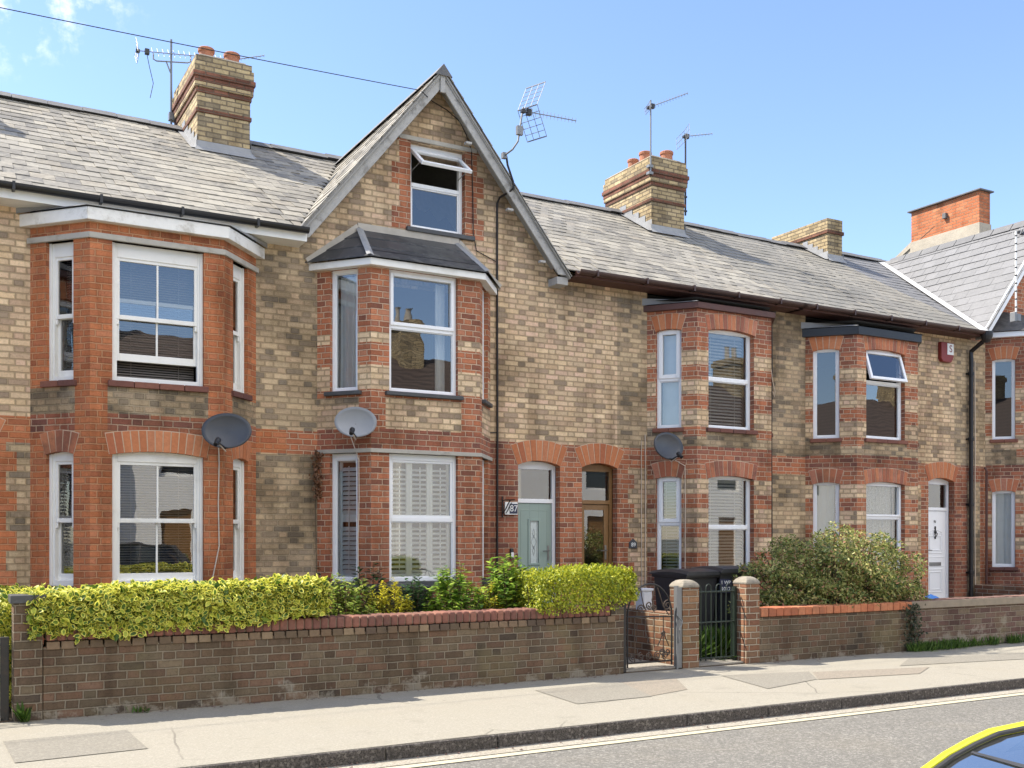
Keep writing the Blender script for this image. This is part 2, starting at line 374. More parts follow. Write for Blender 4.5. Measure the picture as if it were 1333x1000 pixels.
def panel(mb, F, L0, L1, z0, z1, zone, holes=(), ubr=(), vbr=(), depth=.12, clip=()):
    us = sorted({round(x, 4) for x in [L0, L1, *ubr, *[h[0] for h in holes], *[h[1] for h in holes]] if L0 <= x <= L1})
    vs = sorted({round(x, 4) for x in [z0, z1, *vbr, *[h[2] for h in holes], *[h[3] for h in holes]] if z0 <= x <= z1})
    for i in range(len(us)-1):
        for j in range(len(vs)-1):
            uc, vc = (us[i]+us[i+1])/2, (vs[j]+vs[j+1])/2
            if any(h[0] < uc < h[1] and h[2] < vc < h[3] for h in holes): continue
            p = [(us[i], vs[j]), (us[i+1], vs[j]), (us[i+1], vs[j+1]), (us[i], vs[j+1])]
            if clip: p = clip_poly(p, clip)
            if p: mb.face([F.pt(a, 0, b) for a, b in p], zone(uc, vc))
    for a, b, c, d in holes:
        for q, m in (([(a, 0, c), (a, 0, d), (a, -depth, d), (a, -depth, c)], zone(a-.02, (c+d)/2)),
                  ([(b, 0, d), (b, 0, c), (b, -depth, c), (b, -depth, d)], zone(b+.02, (c+d)/2)),
                  ([(a, 0, d), (b, 0, d), (b, -depth, d), (a, -depth, d)], zone((a+b)/2, d+.02)),
                  ([(b, 0, c), (a, 0, c), (a, -depth, c), (b, -depth, c)], zone((a+b)/2, c-.02))):
            mb.face([F.pt(*x) for x in q], m)
def arch(par, F, u0, u1, vs, rise, h=.235, mat='vous'):
    w = (u1-u0)/2; R = (w*w+rise*rise)/(2*rise); cu, cv = (u0+u1)/2, vs+rise-R; A = math.asin(w/R)
    mb = MB(); n = max(5, int(round(2*A*R/.08)))
    A2 = A*1.0 + .012
    for i in range(n):
        a0 = -A2 + 2*A2*i/n; a1 = -A2 + 2*A2*(i+1)/n; g = .0062/R
        P = lambda a, r: (cu+sin(a)*r, cv+cos(a)*r)
        j = random.uniform(-.004, .004); o = random.uniform(.006, .010)
        mb.prism([P(a0+g, R), P(a1-g, R), P(a1-g, R+h+j), P(a0+g, R+h+j)], F, -.115, o, 0)
        mb.prism([P(a0, R+.004), P(a1, R+.004), P(a1, R+h+.008), P(a0, R+h+.008)], F, -.11, .003, 1)
    return mb.build('arch', [M[mat], M['mortar']], par)
def off_bay(jL, fL, fR, jR, o):        # bay outline pushed outwards by o
    def one(p, q):
        s = Seg(p, q); a = s.p0 + s.n*o; t = s.t
        at = lambda Y: (a.x + t.x*(Y-a.y)/t.y, Y)
        return at
    l = one((jL, D), (fL, B)); r = one((fR, B), (jR, D))
    return [l(D), l(B-o), r(B-o), r(D)]
def bay_band(mb, bay, o0, o1, z0, z1, m=0, back=D):
    a, b = off_bay(*bay, o0), off_bay(*bay, o1)
    for i in range(3):
        mb.hexa([(*b[i], z0), (*b[i+1], z0), (*a[i+1], z0), (*a[i], z0), (*b[i], z1), (*b[i+1], z1), (*a[i+1], z1), (*a[i], z1)], m)

def bars4(mb, F, a0, a1, b0, b1, w, d0, d1, m=0, wt=None, wb=None):
    wt = wt or w; wb = wb or w
    mb.obox(F, a0, a0+w, d0, d1, b0, b1, m); mb.obox(F, a1-w, a1, d0, d1, b0, b1, m)
    mb.obox(F, a0+w, a1-w, d0, d1, b1-wt, b1, m); mb.obox(F, a0+w, a1-w, d0, d1, b0, b0+wb, m)
def venetian(par, F, u0, u1, v0, v1, d, pitch, width, tilt, mat):
    mb = MB(); k = int((v1-v0)/pitch)
    for i in range(k):
        v = v1-.03-i*pitch; c, s = width/2*cos(tilt), width/2*sin(tilt); j = random.uniform(-.003, .003)
        P = F.pt
        mb.add([P(u0, d+c, v-s+j), P(u1, d+c, v-s-j), P(u1, d-c, v+s-j), P(u0, d-c, v+s+j)], [(0, 1, 2, 3)], 0)
    mb.obox(F, u0, u1, d-.02, d+.02, v1-.03, v1+.01)
    for k in (.2, .8): mb.obox(F, u0+(u1-u0)*k-.003, u0+(u1-u0)*k+.003, d+width/2+.001, d+width/2+.003, v0, v1)
    return mb.build('blind', M[mat], par)
def shutter(par, F, u0, u1, v0, v1, d, n=3):
    mb = MB(); w = (u1-u0)/n
    for i in range(n):
        a = u0+i*w; mid = (v0+v1)/2
        for b0, b1 in ((v0, mid), (mid, v1)):
            bars4(mb, F, a+.002, a+w-.002, b0, b1, .04, d-.028, d, wt=.05, wb=.05)
            k = int((b1-b0-.1)/.062)
            for j in range(k):
                v = b0+.05+.062*(j+.5); P = F.pt; q = .010 if n == 1 else 0
                mb.add([P(a+.04, d+.010, v-.020-q), P(a+w-.04, d+.010, v-.020-q), P(a+w-.04, d-.042, v+.012+q), P(a+.04, d-.042, v+.012+q)], [(0, 1, 2, 3)])
        mb.obox(F, a+w/2-.005, a+w/2+.005, d+.012, d+.02, v0+.1, v1-.1)
    return mb.build('shutter', M['shut'], par)
def curtain(par, F, u0, u1, v0, v1, d, amp=.025, freq=9, mat='curt', taper=0, name='curtain'):
    mb = MB(); n = max(6, int((u1-u0)*60)); vs = []; fs = []
    for j, v in enumerate((v0, v0+(v1-v0)*.35, v0+(v1-v0)*.7, v1)):
        k = j/3.
        for i in range(n+1):
            f = i/n; u = u0 + (u1-u0)*f*(1-taper*(1-k))
            vs.append(F.pt(u, d + amp*sin(f*(u1-u0)*freq*2*pi + sin(f*9)*.8)*(1.2-.5*k), v))
    for j in range(3):
        for i in range(n): fs.append((j*(n+1)+i, j*(n+1)+i+1, (j+1)*(n+1)+i+1, (j+1)*(n+1)+i))
    mb.add(vs, fs); return mb.build(name, M[mat], par, smooth=True)

def window(par, F, u0, u1, v0, v1, trans=(), beads=None, fw=.05, inset=.085, sash=None, opens=None, glass='glass', head=0, tw=.055, mat='pvc', label=None, bars=False, arched=0):
    w = MB(); p = MB(); d1 = -inset; d0 = d1-.07
    bars4(w, F, u0, u1, v0, v1, fw, d0, d1, wt=fw+head)
    opened = []
    if sash is not None:           # two sliding sashes; the lower one runs behind and may stand raised
        mid = (v0+v1-head)/2; a0, a1 = u0+fw-.012, u1-fw+.012; sw = .045
        w.obox(F, u0, u0+fw*.55, d1, d1+.02, v0, v1); w.obox(F, u1-fw*.55, u1, d1, d1+.02, v0, v1)
        for b0, b1, e in ((mid-.02, v1-fw-head+.01, -.012), (v0+fw-.01+sash, mid+.025+sash, -.052)):
            lo = e < -.02
            bars4(w, F, a0, a1, b0, b1, sw, d1+e-.035, d1+e, wb=.085 if lo else .05, wt=.045)
            if bars: w.obox(F, (a0+a1)/2-.011, (a0+a1)/2+.011, d1+e-.027, d1+e-.006, b0+(.085 if lo else .05), b1-.045)
            p.face([F.pt(x, d1+e-.018, y) for x, y in ((a0+sw, b0+.05), (a1-sw, b0+.05), (a1-sw, b1-.045), (a0+sw, b1-.045))])
            if not lo:
                for x in (a0, a1-sw): w.obox(F, x+.006, x+sw-.006, d1+e-.033, d1+e-.004, b0-.06, b0)
    else:
        vs = [v0+fw, *trans, v1-fw-head]
        for v in trans: w.obox(F, u0+fw, u1-fw, d0, d1, v-tw/2, v+tw/2)
        for i in range(len(vs)-1):
            b0 = vs[i] + (tw/2 if i else 0); b1 = vs[i+1] - (tw/2 if i < len(vs)-2 else 0); a0, a1 = u0+fw, u1-fw
            bd = (beads or {}).get(i, .014); ang = (opens or {}).get(i)
            if ang is None:
                pr = .018 if bd > .03 else -.012
                if bd > .03: a0 -= .012; a1 += .012; b0 -= .012; b1 += .012
                bars4(w, F, a0, a1, b0, b1, bd, d0+.01, d1+pr)
                p.face([F.pt(x, d1-.03, y) for x, y in ((a0+bd, b0+bd), (a1-bd, b0+bd), (a1-bd, b1-bd), (a0+bd, b1-bd))])
            else: opened.append((a0-.015, a1+.015, b0-.015, b1+.015, ang))
    o = w.build('window', M[mat], par, bevel=.004, label=label)
    p.build('pane', M[glass], o)
    for a0, a1, b0, b1, ang in opened:       # top-hung light swung outwards
        F2 = type('T', (), {})(); c, s = cos(ang), sin(ang)
        F2.pt = lambda u, d, v, b1=b1, c=c, s=s: F.pt(u, d1+.02 + d*c + (b1-v)*s, b1 - (b1-v)*c + d*s)
        q = MB(); bars4(q, F2, a0, a1, b0, b1, .05, -.045, 0); lt = q.build('opening_light', M[mat], o, bevel=.004)
        g = MB(); g.face([F2.pt(x, -.02, y) for x, y in ((a0+.05, b0+.05), (a1-.05, b0+.05), (a1-.05, b1-.05), (a0+.05, b1-.05))])
        g.build('pane', M[glass], o)
        for u in (a0+.02, a1-.02): st = MB(); st.tube([F.pt(u, d1-.02, b0+(b1-b0)*.35), F2.pt(u, -.04, b0+.1)], .006, 5); st.build('stay', M['steel'], o)
    return o
def sill(par, F, u0, u1, v0, v1, kind):
    mb = MB()
    if kind == 'brick':
        n = max(2, int((u1-u0)/.225))
        for i in range(n):
            a = u0+(u1-u0)*i/n; b = u0+(u1-u0)*(i+1)/n
            mb.obox(F, a+.003, b-.003, -.09, .045+random.uniform(-.004, .004), v0, v1)
        return mb.build('sill', M['sillb'], par, bevel=.008)
    mb.obox(F, u0, u1, -.09, .06, v0, v1); return mb.build('sill', M[kind], par, bevel=.008)

def slate_row(mb, A, Bp, up, nrm, gauge, w, stag, m=0, thick=.009, gap=.003, rag=.010):
    A, Bp, up, nrm = Vector(A), Vector(Bp), Vector(up), Vector(nrm); t = (Bp-A); L = t.length
    if L < .02: return
    t = t.normalized(); x = -stag*w
    while x < L:
        a, b = max(0, x)+gap/2, min(L, x+w)-gap/2; x += w
        if b-a < .015: continue
        j = random.uniform(-rag, rag); k = random.uniform(0, .006); tw = random.uniform(-.003, .003)
        off = nrm*(.011*sin((A+t*a).x*1.1+(A+t*a).y*.7)+.007*sin((A+t*a).x*2.9+1)); A_ = A+off
        lo = thick + k; q0 = A_ + t*a + up*j; q1 = A_ + t*b + up*(j+tw)
        c = [q0+nrm*lo, q1+nrm*(lo+tw), A_+t*b+up*(gauge+.02)+nrm*.004, A_+t*a+up*(gauge+.02)+nrm*.004, q0-nrm*.002, q1-nrm*.002]
        mb.add(c, [(0, 1, 2, 3), (4, 5, 1, 0), (0, 3, 4), (1, 5, 2)], m)
def main_roof(par, x0, x1, mat, gable=None, gauge=.245, w=.28):
    mb = MB(); ub = MB(); up = Vector((0, RY-EY, RZ-EZ)); Ls = up.length; up.normalize(); nrm = Vector((0, -up.z, up.y))
    n = int(Ls/gauge); g = Ls/n
    for i in range(n):
        p = Vector((0, EY, EZ)) + up*(g*i); z = p.z; spans = [(x0, x1)]
        if gable:
            xc, hw, zt, zb = gable; h = hw*(zt-z-.10)/(zt-zb)
            if h > 0: spans = [(x0, xc-h), (xc+h, x1)]
        for a, b in spans:
            if b-a > .05:
                slate_row(mb, (a, p.y, p.z), (b, p.y, p.z), up, nrm, g, w, (i % 2)*.5 + random.uniform(-.05, .05))
                q = p + up*g - nrm*.03; e = p - nrm*.03
                ub.face([(a, e.y, e.z), (b, e.y, e.z), (b, q.y, q.z), (a, q.y, q.z)], 0)
    ub.face([(x1, 21.3, EZ), (x0, 21.3, EZ), (x0, RY, RZ-.01), (x1, RY, RZ-.01)], 0)
    o = mb.build('roof', mat, par); ub.build('roof_boarding', M['under'], o)
    r = MB(); k = int((x1-x0)/.45); L = (x1-x0)/k
    for i in range(k):
        a, b = x0+i*L+.004, x0+(i+1)*L-.004; j = random.uniform(-.009, .009) + .012*sin((x0+i*L)*1.1); zz = RZ+.075+j
        r.add([(a, RY-.17, RZ-.045+j), (a, RY, zz), (a, RY+.17, RZ-.045+j), (b, RY-.17, RZ-.045+j), (b, RY, zz), (b, RY+.17, RZ-.045+j)],
              [(0, 3, 4, 1), (1, 4, 5, 2), (0, 1, 2), (3, 5, 4), (0, 2, 5, 3)])
    r.build('ridge', M['ridge'], o)
    return o
def gable_roof(par, xc, hw, zt, zb, mat, barge, white, smooth=False, y0=12.67):
    mb = MB(); gauge = .22; bmb = MB()
    for sgn in (-1, 1):
        up = Vector((-sgn*hw, 0, zt-zb)); Ls = up.length; up.normalize(); nrm = Vector((sgn*up.z, 0, abs(up.x)))
        n = int(Ls/gauge); g = Ls/n
        for i in range(n):
            p = Vector((xc+sgn*hw, 0, zb)) + up*(g*i)
            yh = min(RY+.1, max(EY+.05, EY + (p.z+g*.5-EZ)/KR + .16))
            A, Bq = (p.x, yh, p.z), (p.x, y0, p.z)
            if sgn > 0: A, Bq = Bq, A
            slate_row(mb, A, Bq, up, nrm, g, .3 if smooth else .27, (i % 2)*.5, thick=.011, rag=.002 if smooth else .012)
            q = p+up*g; e = -nrm*.015
            bmb.hexa([(p.x+e.x, y0+.02, p.z+e.z-.03), (q.x+e.x, y0+.02, q.z+e.z-.03), (q.x+e.x, yh, q.z+e.z-.03), (p.x+e.x, yh, p.z+e.z-.03),
                      (p.x+e.x, y0+.02, p.z+e.z), (q.x+e.x, y0+.02, q.z+e.z), (q.x+e.x, yh, q.z+e.z), (p.x+e.x, yh, p.z+e.z)])
    o = mb.build('gable_roof', mat, par); bmb.build('roof_boarding', M['soffit'], o)
    r = MB(); Y = y0+.0
    while Y < RY-.5:
        r.add([(xc-.13, Y, zt-.10), (xc, Y, zt+.06), (xc+.13, Y, zt-.10), (xc-.13, Y+.43, zt-.10), (xc, Y+.43, zt+.06), (xc+.13, Y+.43, zt-.10)],
              [(0, 1, 4, 3), (1, 2, 5, 4), (0, 2, 1), (3, 4, 5)]); Y += .45
    r.build('ridge', M['ridge'], o)
    b = MB(); F = wall(y0+.06); th = atan2(zt-zb, hw); h = .15; k = -.012
    for sgn in (-1, 1):
        A = (xc+sgn*hw, zb+.012); poly = [A, (xc+sgn*(hw-h/sin(th)), zb+.012), (xc, zt-h/cos(th)), (xc, zt-k)]
        if sgn > 0: poly = poly[::-1]
        b.prism(poly, F, -.03, 0)
        poly2 = [(xc+sgn*hw, zb+.05), (xc+sgn*(hw-.06/sin(th)), zb+.05), (xc, zt-.06/cos(th)-k), (xc, zt-k+.004)]
        if sgn > 0: poly2 = poly2[::-1]
        b.prism(poly2, F, 0, .022)
    b.obox(F, xc-.035, xc+.035, 0, .03, zt-.32, zt-.0)
    for f in (.30, .62, .88):      # purlin ends under the boards
        for sgn in ((1,) if not smooth else ()):
            x = xc+sgn*hw*f - sgn*.20; z = zt-(zt-zb)*f-.115
            b.obox(F, x-.035, x+.06, -.10, -.032, z-.035, z-.0)
    b.obox(F, xc+hw-.20, xc+hw-.01, -.29, -.03, zb-.12, zb-.01)
    b.build('bargeboard', barge, par, bevel=.006)
    return o
def gutter(par, x0, x1, mat, fascia, z=5.355, drop=.12):
    mb = MB(); y = 12.60; n = 8; vs = []; fs = []
    for X in (x0, x1):
        for j in range(n+1):
            a = pi + pi*j/n; vs.append((X, y+cos(a)*.06, z+.03+sin(a)*.065))
        for j in range(n, -1, -1):
            a = pi + pi*j/n; vs.append((X, y+cos(a)*.052, z+.032+sin(a)*.055))
    k = 2*(n+1)
    fs = [(j, (j+1) % k, (j+1) % k+k, j+k) for j in range(k)] + [tuple(range(k-1, -1, -1)), tuple(range(k, 2*k))]
    mb.add(vs, fs)
    x = x0+.3
    while x < x1: mb.box(x-.015, x+.015, 12.535, 12.67, z-.045, z+.045); x += .9
    o = mb.build('gutter', mat, par)
    f = MB(); f.box(x0, x1, 12.66, 12.69, z-drop, z+.03); f.box(x0, x1, 12.69, D+.02, z-drop+.005, z-drop+.025); f.build('fascia', fascia, par)
    return o
def chimney(par, xc, w, y0, y1, zt, pots, plain_=False, mats=('chim', 'chimr'), zb=7.15):
    mb = MB(); x0, x1 = xc-w/2, xc+w/2
    def b(o, z0, z1, m): mb.box(x0-o, x1+o, y0-o, y1+o, z0, z1, m)
    if plain_:
        b(0, zb, zt-.33, 0); b(.03, zt-.33, zt-.255, 1); b(.004, zt-.255, zt, 0)
    else:
        b(0, zb, zt-.86, 0); b(.022, zt-.86, zt-.80, 1); b(.004, zt-.80, zt-.56, 0)
        b(.022, zt-.56, zt-.485, 1); b(.045, zt-.485, zt-.41, 0); b(.050, zt-.41, zt-.335, 1); b(.072, zt-.335, zt-.26, 1); b(.05, zt-.26, zt-.11, 0); b(.025, zt-.11, zt, 0)
        mb.box(x0+.05, x1-.05, y0+.05, y1-.05, zt, zt+.05, 2)
    o = mb.build('chimney', [M[mats[0]], M[mats[1]], M['cement']], par, bevel=.006)
    for px, py, h, r in pots:
        p = MB(); z = zt+.01
        p.lathe((px, py, z), [(r*.95, 0), (r, .03), (r*.96, h*.75), (r*1.10, h*.8), (r*1.12, h*.95), (r*1.02, h), (r*.8, h), (r*.8, h-.12)], 18)
        p.build('chimney_pot', M['pot'], o, smooth=False)
    f = MB(); s = .03
    zf = roofz(y0)
    f.face([(x0-.06, y0-.11, roofz(y0-.11)+.03), (x1+.06, y0-.11, roofz(y0-.11)+.03), (x1+.02, y0-s, zf+.05), (x0-.02, y0-s, zf+.05)])
    f.face([(x0-.02, y0-s, zf+.05), (x1+.02, y0-s, zf+.05), (x1+.02, y0-s+.02, zf+.14), (x0-.02, y0-s+.02, zf+.14)])
    for sg, X in ((-1, x0), (1, x1)):
        n = 5
        for i in range(n):
            ya = y0-.03+(RY-y0)*i/n; yb = y0-.03+(RY-y0)*(i+1)/n
            q = [(X+sg*.012, ya, roofz(ya)), (X+sg*.012, yb, roofz(yb)), (X+sg*.012, yb, roofz(yb)+.12), (X+sg*.012, ya, roofz(yb)+.12)]
            r_ = [(X+sg*.10, ya, roofz(ya)+.025), (X+sg*.10, yb, roofz(yb)+.025), (X+sg*.012, yb, roofz(yb)+.03), (X+sg*.012, ya, roofz(ya)+.03)]
            f.face(q if sg > 0 else q[::-1]); f.face(r_[::-1] if sg < 0 else r_)
    f.build('flashing', M['lead'], o)
    return o
def room(par, x0, x1, bay):
    mb = MB(); a, b = x0+.05, x1-.05; yb = 17.0
    for z0, z1 in ((.25, 2.72), (2.90, 5.28)):
        mb.face([(a, D, z0), (b, D, z0), (b, yb, z0), (a, yb, z0)]); mb.face([(a, yb, z1), (b, yb, z1), (b, D, z1), (a, D, z1)])
        mb.face([(a, yb, z0), (b, yb, z0), (b, yb, z1), (a, yb, z1)])
        mb.face([(a, D, z0), (a, yb, z0), (a, yb, z1), (a, D, z1)]); mb.face([(b, yb, z0), (b, D, z0), (b, D, z1), (b, yb, z1)])
        if bay:
            p = off_bay(*bay, -.02)
            mb.face([(*q, z0) for q in p]); mb.face([(*q, z1-(.1 if z0 > 1 else 0)) for q in p[::-1]])
    mb.box(a, b, 15.2, 15.25, .25, 2.0); mb.box(a+.4, b-.6, 16.2, 16.9, 2.9, 4.2)
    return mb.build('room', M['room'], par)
def shell(par, x0, x1, ends=()):      # rear wall and end walls
    mb = MB(); mb.face([(x1, 21.0, 0), (x0, 21.0, 0), (x0, 21.0, 5.4), (x1, 21.0, 5.4)])
    for X, sg in ends:
        q = [(X, D, 0), (X, 21.0, 0), (X, 21.0, 5.4), (X, RY, RZ), (X, D, roofz(D))]
        mb.face(q if sg > 0 else q[::-1])
    return mb.build('rear_wall', M['buffd'], par)

def lettering(text, size, loc, rot, mat, name='lettering', parent=None, ext=.002, align='CENTER'):
    cu = bpy.data.curves.new('t', 'FONT'); cu.body = text; cu.size = size; cu.extrude = ext; cu.align_x = align; cu.align_y = 'CENTER'
    ob = bpy.data.objects.new('t', cu); COL.objects.link(ob)
    dg = bpy.context.evaluated_depsgraph_get(); me = bpy.data.meshes.new_from_object(ob.evaluated_get(dg))
    bpy.data.objects.remove(ob); me.materials.clear(); me.materials.append(mat)
    o = bpy.data.objects.new(name, me); COL.objects.link(o)
    R = Matrix.Rotation(rot[2], 4, 'Z') @ Matrix.Rotation(rot[1], 4, 'Y') @ Matrix.Rotation(rot[0], 4, 'X')
    off = Vector((0, 0, 0))
    if parent:
        q = parent
        while q.parent: q = q.parent
        off = LOC[q.name]; o.parent = parent
    me.transform(Matrix.Translation(Vector(loc)-off) @ R)
    return o
# ------------------------------------------------------------------ the terrace
def inr(z, *rs): return any(a <= z < b for a, b in rs)
VB = [1.05, 1.275, 1.5, 1.725, 1.95, 2.175, 2.4, 2.58, 2.65, 2.70, 2.88, 2.90, 3.05, 3.2, 3.30, 3.475, 3.7, 3.925, 4.15, 4.375, 4.6, 4.0, 4.13, 3.40, 3.71, 4.9]
def pierC(z):
    if z < 1.05: return RR
    if z < 2.4: return RD if int((z-1.05)/.225) % 2 == 0 else BU
    if z < 2.9: return RR if z > 2.65 else RD
    if z < 3.05: return BD
    if z < 3.2: return RD
    if z < 4.6: return BU if int((z-3.25+.0)/.225) % 2 == 0 else RD
    return RR
def pierB(z): return BU if inr(z, (4.0, 4.13), (3.4, 3.71)) else (RD if z > 2.9 or z < 2.65 else RR)
def bay_walls(par, bay, style, top, up, gr, su, front_w):
    jL, fL, fR, jR = bay; segs = [Seg((jL, D), (fL, B)), Seg((fL, B), (fR, B)), Seg((fR, B), (jR, D))]; mb = MB()
    L = segs[0].L; rngs = [su, front_w, (L-su[1], L-su[0])]
    for i, (F, (a, b)) in enumerate(zip(segs, rngs)):
        def zone(u, z, i=i, a=a, b=b, F=F):
            mid = (a-.05 < u < b+.05) if i == 1 else ((u < b+.02) if i == 0 else (u > a-.02))
            if style == 'A':
                if mid and 2.9 < z < 3.21: return BT
                if 2.7 < z < 2.9: return RR if mid else RD
                return RD
            if style == 'B':
                if mid and 2.9 < z < 3.34: return BU if i == 1 or z < 3.2 else BD
                return pierB(z)
            if mid and 2.9 < z < 3.21: return BT
            if mid and 2.65 < z < 2.9: return RR
            return pierC(z)
        panel(mb, F, 0, F.L, 0, top, zone, holes=[(a, b, *up), (a, b, *gr)], ubr=[a-.05, b+.05, b+.02, a-.02], vbr=VB)
    o = mb.build('bay_wall', WM if style == 'A' else WM2, par); return segs, rngs, o
def door_opening(x0, x1, crown): return (x0, x1, 0.0, crown)

def front_door(par, x0, x1, zs, zt, ztr, style, mats, label):
    F = wall(D); dep = -.13; fw = .055
    fr = MB(); leaf_m, frame_m = mats
    bars4(fr, F, x0, x1, zs, zt, fw, dep-.07, dep, wt=fw+.06, wb=.03)
    fr.obox(F, x0+fw, x1-fw, dep-.07, dep, ztr-.03, ztr+.03)
    lf = MB(); a, b = x0+fw+.004, x1-fw-.004; lo, hi = zs+.035, ztr-.034; f0, f1 = dep-.055, dep-.02
    kids = []
    if style == 'panel':
        lf.obox(F, a, b, f0, f1, lo, hi)
        w = b-a; z1 = lo+.16; z2 = lo+.60
        for p0, p1 in ((z1, z2), (z2+.30, hi-.42)):
            for g, e in ((0, .010), (.05, .012)):
                u0, u1, v0, v1 = a+.10+g, b-.10-g, p0+g, p1-g
                bars4(lf, F, u0, u1, v0, v1, .014, f1, f1+e)
        pts = [F.pt(a+.11+(w-.22)*k/10, f1+.004, hi-.41+.055*sin(pi*k/10)) for k in range(11)]; lf.tube(pts, .008, 5)
        lf.obox(F, a, b, f1, f1+.006, z2+.05, z2+.07); lf.obox(F, a, b, f1, f1+.006, z2+.22, z2+.24)
    elif style == 'slot':
        c = (a+b)/2+.0; g0, g1, h0, h1 = c-.075, c+.075, hi-.88, hi-.26
        lf.obox(F, a, g0, f0, f1, lo, hi); lf.obox(F, g1, b, f0, f1, lo, hi); lf.obox(F, g0, g1, f0, f1, lo, h0); lf.obox(F, g0, g1, f0, f1, h1, hi)
        bars4(lf, F, g0-.03, g1+.03, h0-.03, h1+.03, .03, f1, f1+.014)
        bars4(lf, F, a+.07, b-.07, lo+.1, hi-.1, .010, f1, f1+.004)
        kids.append(('g', g0, g1, h0, h1))
    else:
        bars4(lf, F, a, b, lo, hi, .085, f0, f1, wb=.20)
        lf.obox(F, a+.085, b-.085, f0, f1, lo+.62, lo+.70)
        lf.obox(F, a+.085, b-.085, f0+.01, f1-.012, lo+.2, lo+.62)
        kids.append(('g', a+.085, b-.085, lo+.70, hi-.085))
    o = lf.build('front_door', leaf_m, par, bevel=.004, label=label)
    fr.build('door_frame', frame_m, o, bevel=.004)
    p = MB(); p.face([F.pt(u, dep-.03, v) for u, v in ((x0+fw, ztr+.03), (x1-fw, ztr+.03), (x1-fw, zt-fw-.06), (x0+fw, zt-fw-.06))])
    p.build('fanlight', M['glass'], o)
    for k in kids:
        g = MB(); _, g0, g1, h0, h1 = k; g.face([F.pt(u, f1-.012, v) for u, v in ((g0, h0), (g1, h0), (g1, h1), (g0, h1))])
        if style == 'slot':
            g.build('pane', M['frost'], o); ld = MB(); c = (g0+g1)/2; m = (h0+h1)/2
            for q in ([(c-.045, m), (c, m+.10), (c+.045, m), (c, m-.10)], [(c-.02, m+.13), (c, m+.2), (c+.02, m+.13), (c, m+.06)], [(c-.02, m-.13), (c, m-.2), (c+.02, m-.13), (c, m-.06)]):
                ld.tube([F.pt(u, f1-.008, v) for u, v in q], .0028, 4, close=True)
            for u in (c-.055, c+.055): ld.tube([F.pt(u, f1-.008, h0), F.pt(u, f1-.008, h1)], .0025, 4)
            ld.build('lead_pattern', M['steel'], o)
        else: g.build('pane', M['glass'], o)
    hd = MB(); hx = a+.06
    if style == 'panel':
        hd.obox(F, hx-.02, hx+.02, f1, f1+.012, lo+.80, lo+1.02); hd.tube([F.pt(hx, f1+.012, lo+.96), F.pt(hx, f1+.05, lo+.96), F.pt(hx+.11, f1+.05, lo+.955)], .009, 6)
        q = MB(); bars4(q, F, a+.15, b-.15, lo+.66, lo+.73, .012, f1, f1+.014); q.obox(F, a+.162, b-.162, f1, f1+.008, lo+.672, lo+.718); q.build('letter_plate', M['steel'], o)
        k = MB(); c = (a+b)/2; k.lathe(F.pt(c, f1+.012, lo+1.30), [(.035, 0), (.03, .01), (.012, .02)], 12, ax=(0, -1, 0))
        k.tube([F.pt(c+.03*cos(t), f1+.03, lo+1.27+.05*sin(t)) for t in np.linspace(pi*.9, 2.1*pi, 9)], .008, 6); k.obox(F, c-.012, c+.012, f1, f1+.02, lo+1.33, lo+1.41); k.obox(F, c-.01, c+.01, f1, f1+.02, lo+1.17, lo+1.22)
        k.build('door_knocker', M['iron'], o)
    else:
        hd.obox(F, b-.075, b-.045, f1, f1+.012, lo+.86, lo+1.08); hd.tube([F.pt(b-.06, f1+.012, lo+1.0), F.pt(b-.06, f1+.05, lo+1.0), F.pt(b-.17, f1+.05, lo+.995)], .009, 6)
    hd.build('door_handle', M['steel'], o)
    st = MB(); st.box(x0-.05, x1+.05, 12.72, D+.13, 0, zs); st.build('doorstep', M['stone'], par, bevel=.012)
    return o
M['frost'] = plain('frosted_glass', (.50, .56, .54), .25, vary=.25, scale=40, spec=.7)
tf = NT('lace_curtain'); pz = tf.pos(); nz = tf.noise(pz, 130, 3, .6); c_ = tf.set((.62, .62, .60), .9)
tr = tf.n('ShaderNodeBsdfTransparent'); mx = tf.n('ShaderNodeMixShader'); tf.l(tf.smooth(nz, .25, .6), mx.inputs[0]); tf.l(tr.outputs[0], mx.inputs[1]); tf.l(tf.b.outputs[0], mx.inputs[2]); tf.l(mx.outputs[0], tf.out.inputs[0]); M['lace'] = tf.mat

def house_base(name, x0, x1, label, group='terraced houses'):
    return empty(name, ((x0+x1)/2, D, 0), label, 'house', group)

# ---- house one: all-red bay with sash windows
x0, x1 = -.35, 4.04; H1 = house_base('terraced_house', x0, x1, 'terraced house with an all red brick bay and white sash windows, one pushed up')
bay = (1.05, 1.605, 3.09, 3.645); su = (.22, .605)
segs, rg, _ = bay_walls(H1, bay, 'A', 5.06, (3.27, 4.845), (.95, 2.49), su, (.235, 1.25))
mb = MB()
def z1(x, z):
    if x > 3.6: return RD if 2.58 < z < 2.88 else (BT if z < 2.58 else BD)
    if z > 2.88: return BU
    if 2.58 < z < 2.88: return RD
    return RD if x < (.80 if int(z/.225) % 2 else .91) else BD
panel(mb, wall(D), x0, bay[0], 0, 5.45, z1, holes=[(-.03, .67, 0, 2.62)], ubr=[.80, .91], vbr=[2.58, 2.88]+rng(0, 2.6))
mb.build('wall', WM, H1); mb = MB()
panel(mb, wall(D), bay[3], x1, 0, 5.45, z1, vbr=[2.58, 2.88])
mb.build('wall', WM, H1)
st = MB(); bay_band(st, bay, -.12, .03, 4.845, 4.91); st.build('lintel', M['stone'], H1, bevel=.006)
st = MB(); bay_band(st, bay, -.02, .085, 5.03, 5.17)
st.build('bay_fascia', M['whited'], H1, bevel=.006)
